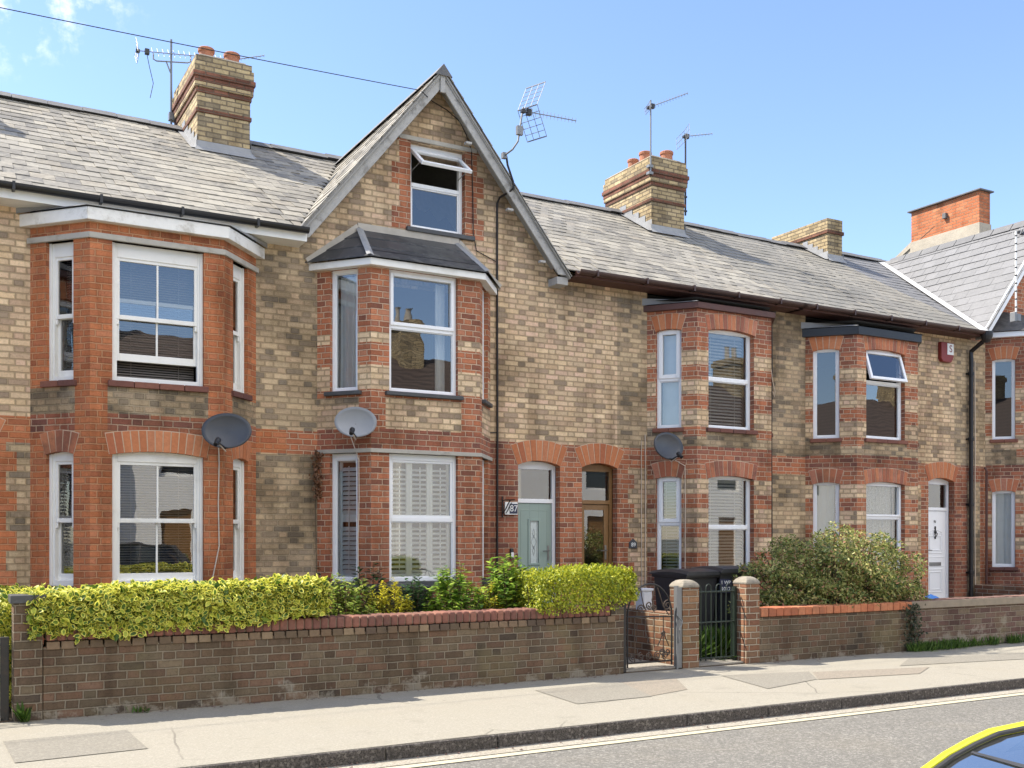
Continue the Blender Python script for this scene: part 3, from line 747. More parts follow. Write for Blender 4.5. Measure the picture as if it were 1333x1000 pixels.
st = MB(); q = off_bay(*bay, .11); qi = [(bay[0], D+.02), (bay[0]+.3, 12.75), (bay[3]-.3, 12.75), (bay[3], D+.02)]
st.face([(*q[0], 5.175), (*q[1], 5.18), (qi[1][0], 12.7, 5.24), (q[0][0], D, 5.24)]); st.face([(*q[1], 5.18), (*q[2], 5.18), (qi[2][0], 12.7, 5.24), (qi[1][0], 12.7, 5.24)]); st.face([(*q[2], 5.18), (*q[3], 5.175), (q[3][0], D, 5.24), (qi[2][0], 12.7, 5.24)])
st.face([(qi[1][0], 12.7, 5.24), (qi[2][0], 12.7, 5.24), (q[3][0], D, 5.24), (q[0][0], D, 5.24)])
st.build('bay_roof', M['lead'], H1)
for i, (F, (a, b)) in enumerate(zip(segs, rg)):
    window(H1, F, a, b, 3.27, 4.845, sash=.20 if i == 1 else 0, bars=i == 1, head=.10, fw=.06, inset=.07, mat='white', glass='glassw', label='white sash window with its lower sash pushed up' if i == 1 else None)
    sill(H1, F, a-.05, b+.05, 3.20, 3.27, 'brick')
    window(H1, F, a, b, .95, 2.49, sash=0, bars=i == 1, head=.06, fw=.065, inset=.07, mat='white', glass='glassw')
    sill(H1, F, a-.05, b+.05, .88, .95, 'brick')
    arch(H1, F, a, b, 2.44, .045 if i == 1 else .03, .24, 'vousd' if i == 0 else 'vous')
    venetian(H1, F, a+.06, b-.06, 3.33, 4.74, -.26, .028, .024, .9, 'blindd'); venetian(H1, F, a+.06, b-.06, 1.0, 2.42, -.26, .03, .024, .7, 'blindd')
front_door(H1, -.03, .67, .26, 2.62, 2.05, 'panel', (M['white'], M['white']), None); arch(H1, wall(D), -.03, .67, 2.55, .07, .30)
room(H1, x0, x1, bay); shell(H1, x0, x1); main_roof(H1, x0, x1, M['slate']); gutter(H1, x0, 4.20, M['black'], M['white'])
chimney(H1, 3.98, .80, 15.95, 17.50, 8.79, [(3.80, 16.32, .27, .115), (4.19, 16.30, .27, .115), (3.80, 17.05, .26, .11), (4.16, 17.0, .26, .11)])

# ---- house two: the gabled one
x0, x1 = 4.04, 8.35; H2 = house_base('terraced_house', x0, x1, 'gabled terraced house with an open attic window and sage green front door')
bay = (4.45, 4.95, 6.515, 7.01); su = (.19, .60)
segs, rg, _ = bay_walls(H2, bay, 'B', 4.98, (3.385, 4.965), (.93, 2.587), su, (.25, 1.235))
mb = MB()
def z2(x, z):
    if z > 5.3:
        k = 1 if int(z/.3) % 2 else 0
        if 5.70 < z < 6.93 and (5.775-(.28 if k else .17) < x < 5.775 or 6.605 < x < 6.605+(.30 if k else .19)): return RD
        if z > 7.15: return RR if 7.22 < z < 7.42 and x < 6.25 else BU
        return BU if x > 6.0 or z > 6 else BU
    if x < 4.6: return RD if 2.58 < z < 2.88 else (BT if z < 2.58 else BD)
    if z < 2.88: return RD if x > 7.46 else RR
    return BU if x < 8.28 else BU
panel(mb, wall(D), x0, bay[0], 0, 5.3, z2, vbr=[2.58, 2.88]); mb.build('wall', WM2, H2); mb = MB()
panel(mb, wall(D), bay[3], x1, 0, 5.3, z2, holes=[(7.465, 8.181, 0, 2.625)], ubr=[7.46], vbr=[2.58, 2.88])
panel(mb, wall(D), x0, x1, 4.9, 7.95, lambda x, z: -1 if z < 5.3 and not (bay[0] < x < bay[3]) else z2(x, z), holes=[(5.775, 6.605, 5.74, 6.91)],
      ubr=[bay[0], bay[3], 5.775-.28, 5.775-.17, 6.605+.3, 6.605+.19], vbr=[5.3, 5.7, 6.93, 7.15]+rng(5.3, 7.2, .3), clip=[(-1.263, 1, 7.90-1.263*6.13), (1.263, 1, 7.90+1.263*6.13)])
for k in range(len(mb.m)-1, -1, -1):
    if mb.m[k] == -1:
        for arr in (mb.f, mb.m, mb.uv, mb.r): arr.pop(k)
mb.build('wall', WM2, H2)
F = wall(D); st = MB(); st.obox(F, 5.60, 6.79, -.12, .02, 6.925, 6.985); st.build('lintel', M['stone'], H2, bevel=.006)
window(H2, F, 5.775, 6.605, 5.74, 6.91, trans=(6.36,), opens={1: radians(52)}, beads={0: .02}, inset=.09, head=.03, label='attic window with its top light propped open')
sill(H2, F, 5.70, 6.74, 5.675, 5.735, 'sills')
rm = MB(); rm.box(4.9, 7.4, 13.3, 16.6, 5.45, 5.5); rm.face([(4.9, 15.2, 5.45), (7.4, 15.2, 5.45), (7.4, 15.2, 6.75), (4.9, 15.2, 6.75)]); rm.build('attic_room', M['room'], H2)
st = MB(); bay_band(st, bay, -.12, .03, 2.587, 2.64); st.build('lintel', M['stone'], H2, bevel=.006)
st = MB(); bay_band(st, bay, -.02, .09, 4.96, 5.05); st.build('bay_fascia', M['white'], H2, bevel=.006)
mb = MB(); q = off_bay(*bay, .13); TL, TR = (5.03, D, 5.61), (6.47, D, 5.61); ze = 5.055
A, Bq, Cq, E = [(*p, ze) for p in q]
lerp = lambda p, s, k: tuple(p[i]+(s[i]-p[i])*k for i in range(3))
for k in range(3):
    f0, f1 = k/3., (k+1)/3.; up_ = .008
    for (l0, l1, r0, r1, n) in ((A, TL, Bq, TL, 2), (Bq, TL, Cq, TR, 5), (Cq, TR, E, TR, 2)):
        a0, a1, b0, b1 = lerp(l0, l1, f0), lerp(l0, l1, f1+.04 if k < 2 else f1), lerp(r0, r1, f0), lerp(r0, r1, f1+.04 if k < 2 else f1)
        for i in range(n):
            p = [lerp(a0, b0, i/n), lerp(a0, b0, (i+1)/n), lerp(a1, b1, (i+1)/n), lerp(a1, b1, i/n)]
            lo = [(x, y, z+.014) for x, y, z in p[:2]]
            if sum((p[2][j]-p[3][j])**2 for j in range(3)) < 1e-6: mb.face([lo[0], lo[1], p[2]])
            else: mb.face([lo[0], lo[1], p[2], p[3]])
            mb.face([p[0], p[1], lo[1], lo[0]])
o = mb.build('bay_roof', M['felt'], H2)
for a, b in ((Bq, TL), (Cq, TR)):
    hp = MB(); a, b = Vector(a), Vector(b); s = Vector((.05, 0, 0)); u = Vector((0, -.005, .028))
    hp.add([a-s+u*.4, a+u, a+s+u*.4, b-s+u*.4, b+u, b+s+u*.4], [(0, 1, 4, 3), (1, 2, 5, 4)]); hp.build('lead_hip', M['lead'], o)
fl = MB()
for a, b in (((4.33, 5.05), (5.03, 5.60)), ((5.0, 5.60), (6.50, 5.60)), ((6.47, 5.60), (7.13, 5.05))):
    an = atan2(b[1]-a[1], b[0]-a[0]); nx, ny = -sin(an), cos(an); w_ = .075
    fl.prism([(a[0], a[1]-.02), (b[0], b[1]-.02), (b[0]+nx*w_, b[1]+ny*w_), (a[0]+nx*w_, a[1]+ny*w_)], F, 0, .035)
fl.build('cement_fillet', M['cement'], o)
for i, (G, (a, b)) in enumerate(zip(segs, rg)):
    if i == 1: window(H2, G, a, b, 3.385, 4.965, trans=(4.235,), beads={0: .012, 1: .045}, inset=.06, glass='glassw', fw=.045)
    else: window(H2, G, a, b, 3.385, 4.965, inset=.06, fw=.045)
    sill(H2, G, a-.06, b+.06, 3.33, 3.383, 'sills')
    if i == 1: window(H2, G, a, b, .93, 2.587, trans=(1.735,), beads={0: .012, 1: .03}, inset=.06, head=.03)
    else: window(H2, G, a, b, .93, 2.587, inset=.06, head=.03)
    sill(H2, G, a-.04, b+.04, .86, .93, 'sills')
    shutter(H2, G, a+.05, b-.05, .98, 2.53, -.15, 3 if i == 1 else 1)
curtain(H2, segs[0], rg[0][0]+.05, rg[0][1]-.03, 3.43, 4.9, -.19, .03, 10, taper=.12)
curtain(H2, segs[1], rg[1][1]-.22, rg[1][1]-.06, 3.43, 4.9, -.25, .03, 10)
front_door(H2, 7.465, 8.181, .27, 2.62, 2.04, 'slot', (M['teal'], M['pvc']), None); arch(H2, wall(D), 7.465, 8.181, 2.555, .07, .30)
room(H2, x0, x1, bay); shell(H2, x0, x1); main_roof(H2, x0, x1, M['slate'], gable=(6.13, 2.10, 7.92, 5.31))
gable_roof(H2, 6.12, 2.06, 7.86, 5.30, M['slate'], M['oldwood'], M['white'])

# ---- houses three and four: striped brick bays under the eaves
def striped(x0, x1, bay, door, fasc, su, label, zfn, dstyle, dm, gut, roofm, side3=False, chim=None, windows=None, fz=(5.0, 5.095)):
    H = house_base('terraced_house', x0, x1, label)
    w = bay[2]-bay[1]
    segs, rg, _ = bay_walls(H, bay, 'C', 5.03, (3.19, 4.735), (.93, 2.46), su, (.225, w-.37 if door[0] < bay[0] else w-.34))
    mb = MB()
    hl = [(door[0], door[1], 0, 2.625)]
    for a, b in ((x0, bay[0]), (bay[3], x1)):
        mb = MB(); panel(mb, wall(D), a, b, 0, 5.45, zfn, holes=[h for h in hl if a < h[0] < b], ubr=[q for q in (door[0]-.2, door[0]-.12, door[1]+.2, door[1]+.32, bay[0]-.1, bay[3]+.08) if a < q < b], vbr=[2.58, 2.88]+rng(0, 2.6)); mb.build('wall', WM2, H)
    st = MB(); bay_band(st, bay, -.02, .06, *fz); st.build('bay_fascia', fasc, H, bevel=.006)
    st = MB(); q = off_bay(*bay, .075); z = fz[1]+.005
    st.face([(*q[0], z), (*q[1], z), (q[1][0]+.2, 12.7, z+.11), (q[0][0], D, z+.11)]); st.face([(*q[1], z), (*q[2], z), (q[2][0]-.2, 12.7, z+.11), (q[1][0]+.2, 12.7, z+.11)]); st.face([(*q[2], z), (*q[3], z), (q[3][0], D, z+.11), (q[2][0]-.2, 12.7, z+.11)])
    st.face([(q[1][0]+.2, 12.7, z+.11), (q[2][0]-.2, 12.7, z+.11), (q[3][0], D, z+.11), (q[0][0], D, z+.11)])
    st.build('bay_roof', M['lead'], H)
    for i, (G, (a, b)) in enumerate(zip(segs, rg)):
        arch(H, G, a, b, 4.69, .045 if i == 1 else .03, .235, 'vousd' if i == 1 else 'vous'); arch(H, G, a, b, 2.415, .045 if i == 1 else .03, .235, 'vousd')
        sill(H, G, a-.05, b+.05, 3.125, 3.19, 'brick'); sill(H, G, a-.05, b+.05, .865, .93, 'brick')
        windows(H, i, G, a, b)
    front_door(H, door[0], door[1], .27, 2.62, 2.04, dstyle, dm, None); arch(H, wall(D), door[0], door[1], 2.555, .07, .30)
    room(H, x0, x1, bay); shell(H, x0, x1); main_roof(H, x0, x1, roofm); gutter(H, x0-(.1 if gut == 'brown' else 0), x1, M[gut], M['maroon'], drop=.055)
    return H, segs, rg
def w3(H, i, G, a, b):
    if i == 1:
        window(H, G, a, b, 3.19, 4.735, trans=(3.96,), fw=.045, inset=.09); window(H, G, a, b, .93, 2.46, trans=(1.66,), fw=.045, inset=.09)
        venetian(H, G, a+.05, b-.05, 3.22, 4.68, -.24, .05, .046, .75, 'blindw'); venetian(H, G, a+.05, b-.05, .98, 2.40, -.24, .05, .046, .75, 'blindw')
    else:
        window(H, G, a, b, 3.19, 4.735, trans=(3.95,), beads={0: .014, 1: .06}, fw=.045, inset=.07); window(H, G, a, b, .93, 2.46, trans=(1.72,), beads={0: .014, 1: .06}, fw=.045, inset=.07)
        curtain(H, G, a+.05, b-.05, 3.2, 4.68, -.22, .004, 3, name='roller_blind'); venetian(H, G, a+.05, b-.05, .98, 2.40, -.24, .05, .046, .6, 'blindw')
def zf3(x, z):
    if z > 2.88: return (BU if x < 9.0 else BD) if x < 10 else BT
    if 2.58 < z < 2.88: return RD
    if x < 9.9: return RD if x < (9.414 if int(z/.225) % 2 else 9.534) else BU
    return BD
H3, segs3, rg3 = striped(8.35, 12.76, (9.78, 10.26, 11.78, 12.27), (8.568, 9.214), M['maroon'], (.14, .54),
    'striped brick bay house with maroon board under the eaves and brown glazed door', zf3, 'glazed', (M['wood'], M['wood']), 'brown', M['slate'], windows=w3)
chimney(H3, 12.50, .80, 15.95, 17.45, 8.80, [(12.33, 16.85, .24, .105), (12.33, 16.45, .26, .115), (12.70, 16.25, .27, .12), (12.68, 17.0, .24, .11)])
def w4(H, i, G, a, b):
    if i == 1:
        window(H, G, a, b, 3.19, 4.735, trans=(4.17,), opens={1: radians(17)}, beads={0: .016}, fw=.045, inset=.08, glass='glassw', label='upper window with its top light swung open')
        window(H, G, a, b, .93, 2.46, trans=(1.85,), beads={1: .035}, fw=.05, inset=.08)
        curtain(H, G, a+.05, b-.05, .98, 2.40, -.22, .02, 12, 'lace', name='net_curtain')
    else:
        window(H, G, a, b, 3.19, 4.735, fw=.05, inset=.05); window(H, G, a, b, .93, 2.46, fw=.05, inset=.05)
        curtain(H, G, a+.05, b-.08, .95, 2.40, -.2, .02, 8, 'curtc', taper=.1)
def zf4(x, z):
    if x < 14: return BT if z > 2.88 else (RD if z > 2.58 else BD)
    if z > 2.88: return BU if x < 16.9 else BD
    if x < 16.289: return RD if z > 2.4 or x > (16.0 if int(z/.225) % 2 else 16.09) else BU
    return RR if x < 17.3 else RR
H4, segs4, rg4 = striped(12.76, 17.40, (13.15, 13.715, 15.24, 15.83), (16.289, 17.027), M['black'], (.125, .555),
    'striped brick bay house with black board under the eaves and white panelled door', zf4, 'panel', (M['pvc'], M['pvc']), 'brown', M['slate2'], windows=w4, fz=(4.93, 5.07))
chimney(H4, 17.32, .45, 16.25, 17.95, 8.46, [], plain_=True)

# ---- house five: second gabled house, new smooth slates
x0, x1 = 17.40, 21.9; H5 = house_base('terraced_house', x0, x1, 'gabled terraced house with smooth new grey slates and white bargeboards, farthest right')
bay = (17.93, 18.45, 20.0, 20.5); su = (.125, .53)
def z5(x, z):
    if z > 2.88: return BD if x < 17.95 else (RD if z > 5.4 else BD)
    if z > 2.58: return RR
    return BT if x < 17.78 else RD
segs, rg, _ = bay_walls(H5, bay, 'C', 5.40, (3.40, 4.97), (.93, 2.42), su, (.3, 1.25))
mb = MB()
panel(mb, wall(D), x0, bay[0], 0, 5.3, z5, ubr=[17.78], vbr=[2.58, 2.88]); mb.build('wall', WM2, H5); mb = MB(); panel(mb, wall(D), bay[3], x1, 0, 5.3, z5, holes=[(20.8, 21.5, 0, 2.62)], vbr=[2.58, 2.88])
panel(mb, wall(D), x0, x1, 5.3, 7.95, z5, holes=[(19.2, 20.0, 5.95, 7.0)], clip=[(-1.2, 1, 7.90-1.2*19.62), (1.2, 1, 7.90+1.2*19.62)])
mb.build('wall', WM2, H5)
window(H5, wall(D), 19.2, 20.0, 5.95, 7.0, trans=(6.5,))
st = MB(); bay_band(st, bay, -.02, .10, 5.36, 5.46); st.build('bay_fascia', M['pvc'], H5, bevel=.006)
mb = MB(); q = off_bay(*bay, .14); TL, TR = (18.5, D, 5.95), (19.95, D, 5.95); A, Bq, Cq, E = [(*p, 5.465) for p in q]
for p in ((A, Bq, TL), (Bq, Cq, TR, TL), (Cq, E, TR)): mb.face(p)
mb.face([TR, E, A, TL]); o = mb.build('bay_roof', M['felt'], H5)
for i, (G, (a, b)) in enumerate(zip(segs, rg)):
    window(H5, G, a, b, 3.40, 4.97, fw=.045, inset=.06); window(H5, G, a, b, .93, 2.42, trans=(1.62,) if i == 1 else (), fw=.05, inset=.06)
    arch(H5, G, a, b, 4.93, .03, .235, 'vous'); arch(H5, G, a, b, 2.38, .03, .235, 'vousd'); sill(H5, G, a-.05, b+.05, 3.335, 3.40, 'brick'); sill(H5, G, a-.05, b+.05, .865, .93, 'brick')
    curtain(H5, G, a+.06, b-.05, .96, 2.36, -.2, .012, 6, 'curt')
front_door(H5, 20.8, 21.5, .27, 2.62, 2.04, 'panel', (M['white'], M['white']), None); arch(H5, wall(D), 20.8, 21.5, 2.55, .07, .30)
room(H5, x0, x1, bay); shell(H5, x0, x1); main_roof(H5, x0, x1, M['slaten'], gable=(19.62, 2.2, 7.98, 5.32))
gable_roof(H5, 19.62, 2.18, 7.95, 5.30, M['slaten'], M['pvc'], M['white'], smooth=True)
vl = MB()      # lead valley between the slopes
for k in range(8):
    a, b = [17.44+2.15*t for t in (k/8., (k+1)/8.)]; za, zb_ = [5.36+2.6*t for t in (k/8., (k+1)/8.)]
    ya, yb = [EY+(z-EZ)/KR for z in (za, zb_)]
    vl.face([(a-.17, ya, za+.035), (a+.03, ya-.02, za+.05), (b+.03, yb-.02, zb_+.05), (b-.17, yb, zb_+.035)])
vl.build('valley_flashing', M['leadw'], H5)

# ---- house six, taller, with a rendered end wall and an orange brick stack
x0, x1 = 21.9, 26.6; H6 = house_base('end_house', x0, x1, 'taller house with rendered end wall and broad orange chimney beyond the smooth slates')
mb = MB(); zr, ze6 = 9.05, 5.6; e = [(21.9, D, 0), (21.9, 21.5, 0), (21.9, 21.5, 7.08), (21.9, 18.0, zr), (21.9, 16.6, zr), (21.9, D, ze6)]
mb.face(e[::-1]); mb.build('end_wall', M['render'], H6)
mb = MB(); panel(mb, wall(D), x0, x1, 0, 5.6, lambda x, z: RD if z < 2.88 else BD, holes=[(22.6, 23.6, .9, 2.4), (22.6, 23.6, 3.2, 4.7), (25.2, 25.95, 0, 2.55)]); mb.build('wall', WM2, H6)
window(H6, wall(D), 22.6, 23.6, .9, 2.4, trans=(1.7,)); window(H6, wall(D), 22.6, 23.6, 3.2, 4.7, trans=(4.0,)); front_door(H6, 25.2, 25.95, .2, 2.55, 2.0, 'panel', (M['teal'], M['white']), None)
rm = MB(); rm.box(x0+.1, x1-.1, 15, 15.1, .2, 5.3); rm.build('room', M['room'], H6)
mb = MB(); up = Vector((0, 17.3-EY, zr+.2-5.5)); L6 = up.length; up.normalize(); nr = Vector((0, -up.z, up.y))
for i in range(22):
    p = Vector((0, EY, 5.5)) + up*(L6*i/22); slate_row(mb, (x0+.01, p.y, p.z), (x1, p.y, p.z), up, nr, L6/22, .28, (i % 2)*.5)
up = Vector((0, -(21.6-17.3), zr+.2-7.0)); L6 = up.length; up.normalize(); nr = Vector((0, -up.z*-1, -up.y))
nr = Vector((0, up.z, -up.y))
for i in range(20):
    p = Vector((0, 21.6, 7.0)) + up*(L6*i/20); slate_row(mb, (x1, p.y, p.z), (x0-.03, p.y, p.z), up, nr, L6/20, .28, (i % 2)*.5)
mb.build('roof', M['slate2'], H6)
mb = MB(); mb.box(21.86, 22.30, 16.0, 18.0, 7.9, 9.02, 1); mb.box(21.88, 22.28, 16.02, 17.98, 9.02, 9.78, 0); mb.box(21.81, 22.34, 15.95, 18.05, 9.78, 9.815, 2); mb.box(21.80, 21.879, 16.9, 17.0, 9.35, 9.48, 2)
mb.build('chimney', [M['chimo'], M['render'], M['ridge']], H6, bevel=.006)

# ---- the row carries on to the left, out of frame
H0 = copy_tree(H3); H0.location.x -= 13.11; LOC[H0.name] = H0.location.copy()
H0['label'] = 'striped brick bay house left of the all red bay house, out of frame'
# ------------------------------------------------------------------ pipes and cables fixed to the houses
def pipe(par, name, pts, r, mat, n=7): 
    mb = MB(); mb.tube(pts, r, n); return mb.build(name, M[mat], par, smooth=False)
dp = MB(); X = 17.42; yy = D-.07
dp.tube([(X, yy, 4.95), (X, yy, .12)], .042, 10)
dp.tube([(X+.0, 12.62, 5.33), (X, 12.66, 5.22), (X, yy, 5.06), (X, yy, 4.9)], .042, 10)
dp.lathe((X, 12.60, 5.18), [(.05, 0), (.085, .05), (.11, .12), (.115, .20), (.10, .20)], 12)
for z in (4.6, 3.35, 2.1, .8): dp.lathe((X, yy, z), [(.05, 0), (.053, .01), (.053, .06), (.05, .07)], 10); dp.box(X-.07, X+.07, yy+.03, D-.003, z+.02, z+.05)
dp.build('downpipe', M['black'], H4)
pipe(H5, 'waste_pipe', [(17.86, 12.96, 2.86), (17.86, 12.92, 2.80), (17.86, 12.92, .30)], .024, 'maroon')
pipe(H5, 'cable', [(17.60, 12.985, 4.9), (17.61, 12.985, 3.2), (17.60, 12.985, 1.6), (17.62, 12.985, .3)], .010, 'cablew', 5)
pipe(H3, 'cable', [(12.36, 12.98, 5.1), (12.37, 12.985, 4.2), (12.36, 12.985, 3.1), (12.37, 12.985, 1.2), (12.37, 12.985, .2)], .011, 'cable', 5)
pipe(H3, 'cable', [(12.33, 12.97, 4.35), (12.36, 12.97, 4.15), (12.42, 12.97, 3.95), (12.41, 12.97, 3.86), (12.37, 12.97, 3.95)], .007, 'cablew', 5)
pipe(H3, 'cable', [(9.73, 12.985, 3.1), (9.74, 12.985, 2.2), (9.73, 12.985, .5)], .008, 'cablew', 5)
pipe(H3, 'cable', [(9.66, 12.985, 3.0), (9.66, 12.985, 1.7), (9.67, 12.985, .5)], .006, 'cablew', 5)
pipe(H2, 'aerial_cable', [(7.08, 12.66, 6.84), (7.11, 12.675, 6.72), (7.20, 12.675, 6.50), (7.21, 12.68, 6.42), (7.17, 12.75, 6.37), (7.12, 12.92, 6.34), (7.11, 12.98, 6.27), (7.11, 12.98, 5.0), (7.115, 12.98, 3.0), (7.11, 12.98, .4)], .015, 'cable', 6)
pipe(H2, 'cable', [(5.72, 12.52, 7.40), (6.05, 12.9, 7.48), (6.32, 12.985, 7.44), (6.52, 12.985, 7.32), (6.62, 12.985, 7.15), (6.70, 12.985, 6.95), (6.72, 12.985, 6.4), (6.73, 12.985, 5.8), (6.78, 12.985, 5.55), (6.98, 12.985, 5.48), (7.09, 12.985, 5.44)], .007, 'cable', 5)
pipe(H2, 'cable', [(6.93, 12.985, 3.05), (7.0, 12.985, 2.99), (7.1, 12.985, 3.0)], .007, 'cable', 5)
oc = MB(); a = Vector((-9.1, 11.55, 6.75)); b = Vector((5.66, 12.50, 7.40)); pts = []
for i in range(25):
    t = i/24; p = a.lerp(b, t); p.z -= .10*4*t*(1-t); pts.append(p)
oc.tube(pts, .0055, 5); tag(oc.build('overhead_cable', M['cable'], loc=(-9.1, 11.55, 6.75)), 'thin black overhead cable running from the gable to the upper left', 'cable')
pl = empty('utility_pole', (-9.1, 11.55, 0), 'brown wooden pole carrying the overhead cable', 'pole')
m = MB(); m.lathe((-9.1, 11.55, 0), [(.13, 0), (.11, 4), (.10, 7.0), (.02, 7.05)], 12); m.build('pole_shaft', M['wood'], pl)

# ------------------------------------------------------------------ satellite dishes
def dish(c, fwd, w, h, mat, wall_pt, cable, label):
    c = Vector(c); f = Vector(fwd).normalized(); r = f.cross(Vector((0, 0, 1))).normalized()*-1; u = r.cross(f)*-1
    if u.z < 0: u = -u
    root = empty('satellite_dish', tuple(c), label, 'satellite dish', 'satellite dishes on the bays'); m = MB(); vs = []; fs = []; n = 32; R = 6
    for back in (0, 1):
        for i in range(R+1):
            p = i/R
            for j in range(n):
                t = 2*pi*j/n; vs.append(c + r*(w/2*p*cos(t)) + u*(h/2*p*sin(t)) + f*(.055*(p*p-1) - back*.012 + (.01 if i == R and not back else 0)))
    o = (R+1)*n
    for i in range(R):
        for j in range(n):
            k = (j+1) % n; fs.append((i*n+j, (i+1)*n+j, (i+1)*n+k, i*n+k)); fs.append((o+i*n+j, o+i*n+k, o+(i+1)*n+k, o+(i+1)*n+j))
    for j in range(n): k = (j+1) % n; fs.append((R*n+j, o+R*n+j, o+R*n+k, R*n+k))
    m.add(vs, fs); m.build('reflector', M[mat], root, smooth=True)
    A = MB(); e = c + f*.24 - u*(h*.46) - r*(w*.10) ; A.tube([c - u*(h*.47) - f*.02, c - u*(h*.52) + f*.04, e], .013, 6); A.build('arm', M['black'], root)
    L = MB(); d = (c + u*.05 - e).normalized(); L.lathe(e + d*.0, [(.026, -.06), (.028, 0), (.034, .02), (.034, .05), (.02, .055)], 12, ax=d); L.box(e.x-.025, e.x+.025, e.y-.02, e.y+.03, e.z-.035, e.z+.01); L.build('receiver', M['black'], root, bevel=.004)
    K = MB(); w_ = Vector(wall_pt); K.tube([c - f*.06, c - f*.12 - u*.03, w_], .018, 7); K.lathe(w_, [(.06, -.004), (.06, .01), (.02, .014)], 10, ax=(c-w_)); K.build('bracket', M['black'], root)
    Q = MB(); Q.tube([e, c-u*(h*.6)+f*.02, w_ + Vector((0, -.02, -.1))] + [Vector(p) for p in cable], .0075, 5); Q.build('cable', M['cablew'], root)
    return root
dish((3.05, 12.10, 2.74), (-.42, -.92, .16), .57, .42, 'dishd', (3.02, 12.378, 2.72), [(3.03, 12.37, 2.4), (3.02, 12.37, 1.9), (3.03, 12.37, 1.4), (2.98, 12.37, 1.15), (2.93, 12.37, .9)], 'dark grey satellite dish with rusty streaks on the all red brick bay')
dish((4.72, 12.32, 2.955), (-.34, -.95, .14), .53, .39, 'dishg', (4.74, 12.63, 2.96), [(4.83, 12.50, 2.5), (4.835, 12.50, 2.0), (4.82, 12.50, 1.5), (4.825, 12.50, .8)], 'pale grey satellite dish on the gabled house, above its shuttered bay window')
dish((9.70, 12.36, 2.875), (.22, -.95, .12), .67, .41, 'dishd', (9.92, 12.80, 2.9), [(10.14, 12.52, 2.6), (10.145, 12.52, 2.0), (10.14, 12.52, .8)], 'dark grey satellite dish on the striped brick bay with maroon board')

# ------------------------------------------------------------------ television aerials
def yagi(root, o, ax, L, n, el, cross, ref, boomr=.008, grid=False):
    o, ax, cr = Vector(o), Vector(ax).normalized(), Vector(cross).normalized()
    e = MB(); e.tube([o, o+ax*L], boomr, 6)
    for i in range(n):
        p = o + ax*(L*(.16+.83*i/(n-1))); q = el*(1-.35*i/(n-1)); s = ax.cross(cr).normalized()
        e.tube([p-cr*q, p+cr*q], .004, 5)
    e.build('boom', M['alu'], root); up = ax.cross(cr).normalized()
    if up.z < 0: up = -up
    k = MB(); k.box(o.x-.03, o.x+.03, o.y-.03, o.y+.03, o.z-.03, o.z+.02)
    d = o+ax*(L*.10); k.box(d.x-.035, d.x+.035, d.y-.03, d.y+.03, d.z-.05, d.z+.04); k.build('dipole_box', M['black'], root, bevel=.006)
    R = MB()
    for sg in (-1, 1):
        base = o + ax*.0; tip = base + (up*sg*.9 + ax*(-.12 if not grid else .35)).normalized()*ref; wv = cr*(ref*.55)
        for t in np.linspace(0, 1, 5 if grid else 4): R.tube([base.lerp(tip, t)-wv, base.lerp(tip, t)+wv], .004, 5)
        for t in (-1, 0, 1): R.tube([base+wv*t, tip+wv*t], .0045, 5)
    R.build('reflector', M['alu'], root)
# left stack aerial
r = empty('television_aerial', (3.50, 17.45, 7.9), 'long television aerial on a mast beside the leftmost chimney', 'aerial', 'television aerials on the roofs')
m = MB(); m.tube([(3.50, 17.45, 7.95), (3.50, 17.45, 9.62)], .019, 7); m.tube([(3.22, 17.45, 9.33), (3.22, 17.45, 9.24), (3.27, 17.45, 9.22), (3.76, 17.45, 9.30), (3.81, 17.45, 9.33), (3.81, 17.45, 9.44)], .012, 6); m.tube([(3.42, 17.45, 9.25), (3.50, 17.45, 9.05), (3.51, 17.45, 8.6)], .012, 6)
m.box(3.46, 3.56, 17.40, 17.50, 8.30, 8.42); m.build('mast', M['grey'], r)
yagi(r, (2.98, 17.45, 9.32), (1, -.05, .115), 1.42, 15, .10, (-.05, 0.35, .6), .17)
q = MB(); q.tube([(3.12, 17.45, 9.30), (3.16, 17.45, 9.1), (3.22, 17.45, 8.85), (3.17, 17.45, 8.6)], .006, 5); q.build('loose_cable', M['cable'], r)
yg = empty('television_aerial', (4.30, 17.5, 8.6), 'short aerial boom poking out right of the leftmost chimney pots', 'aerial', 'television aerials on the roofs')
m = MB(); m.tube([(4.30, 17.52, 8.3), (4.30, 17.52, 9.50)], .015, 6); m.build('mast', M['grey'], yg)
yagi(yg, (4.28, 17.52, 9.46), (1, -.1, .33), .80, 11, .045, (.1, .3, 1), .08)
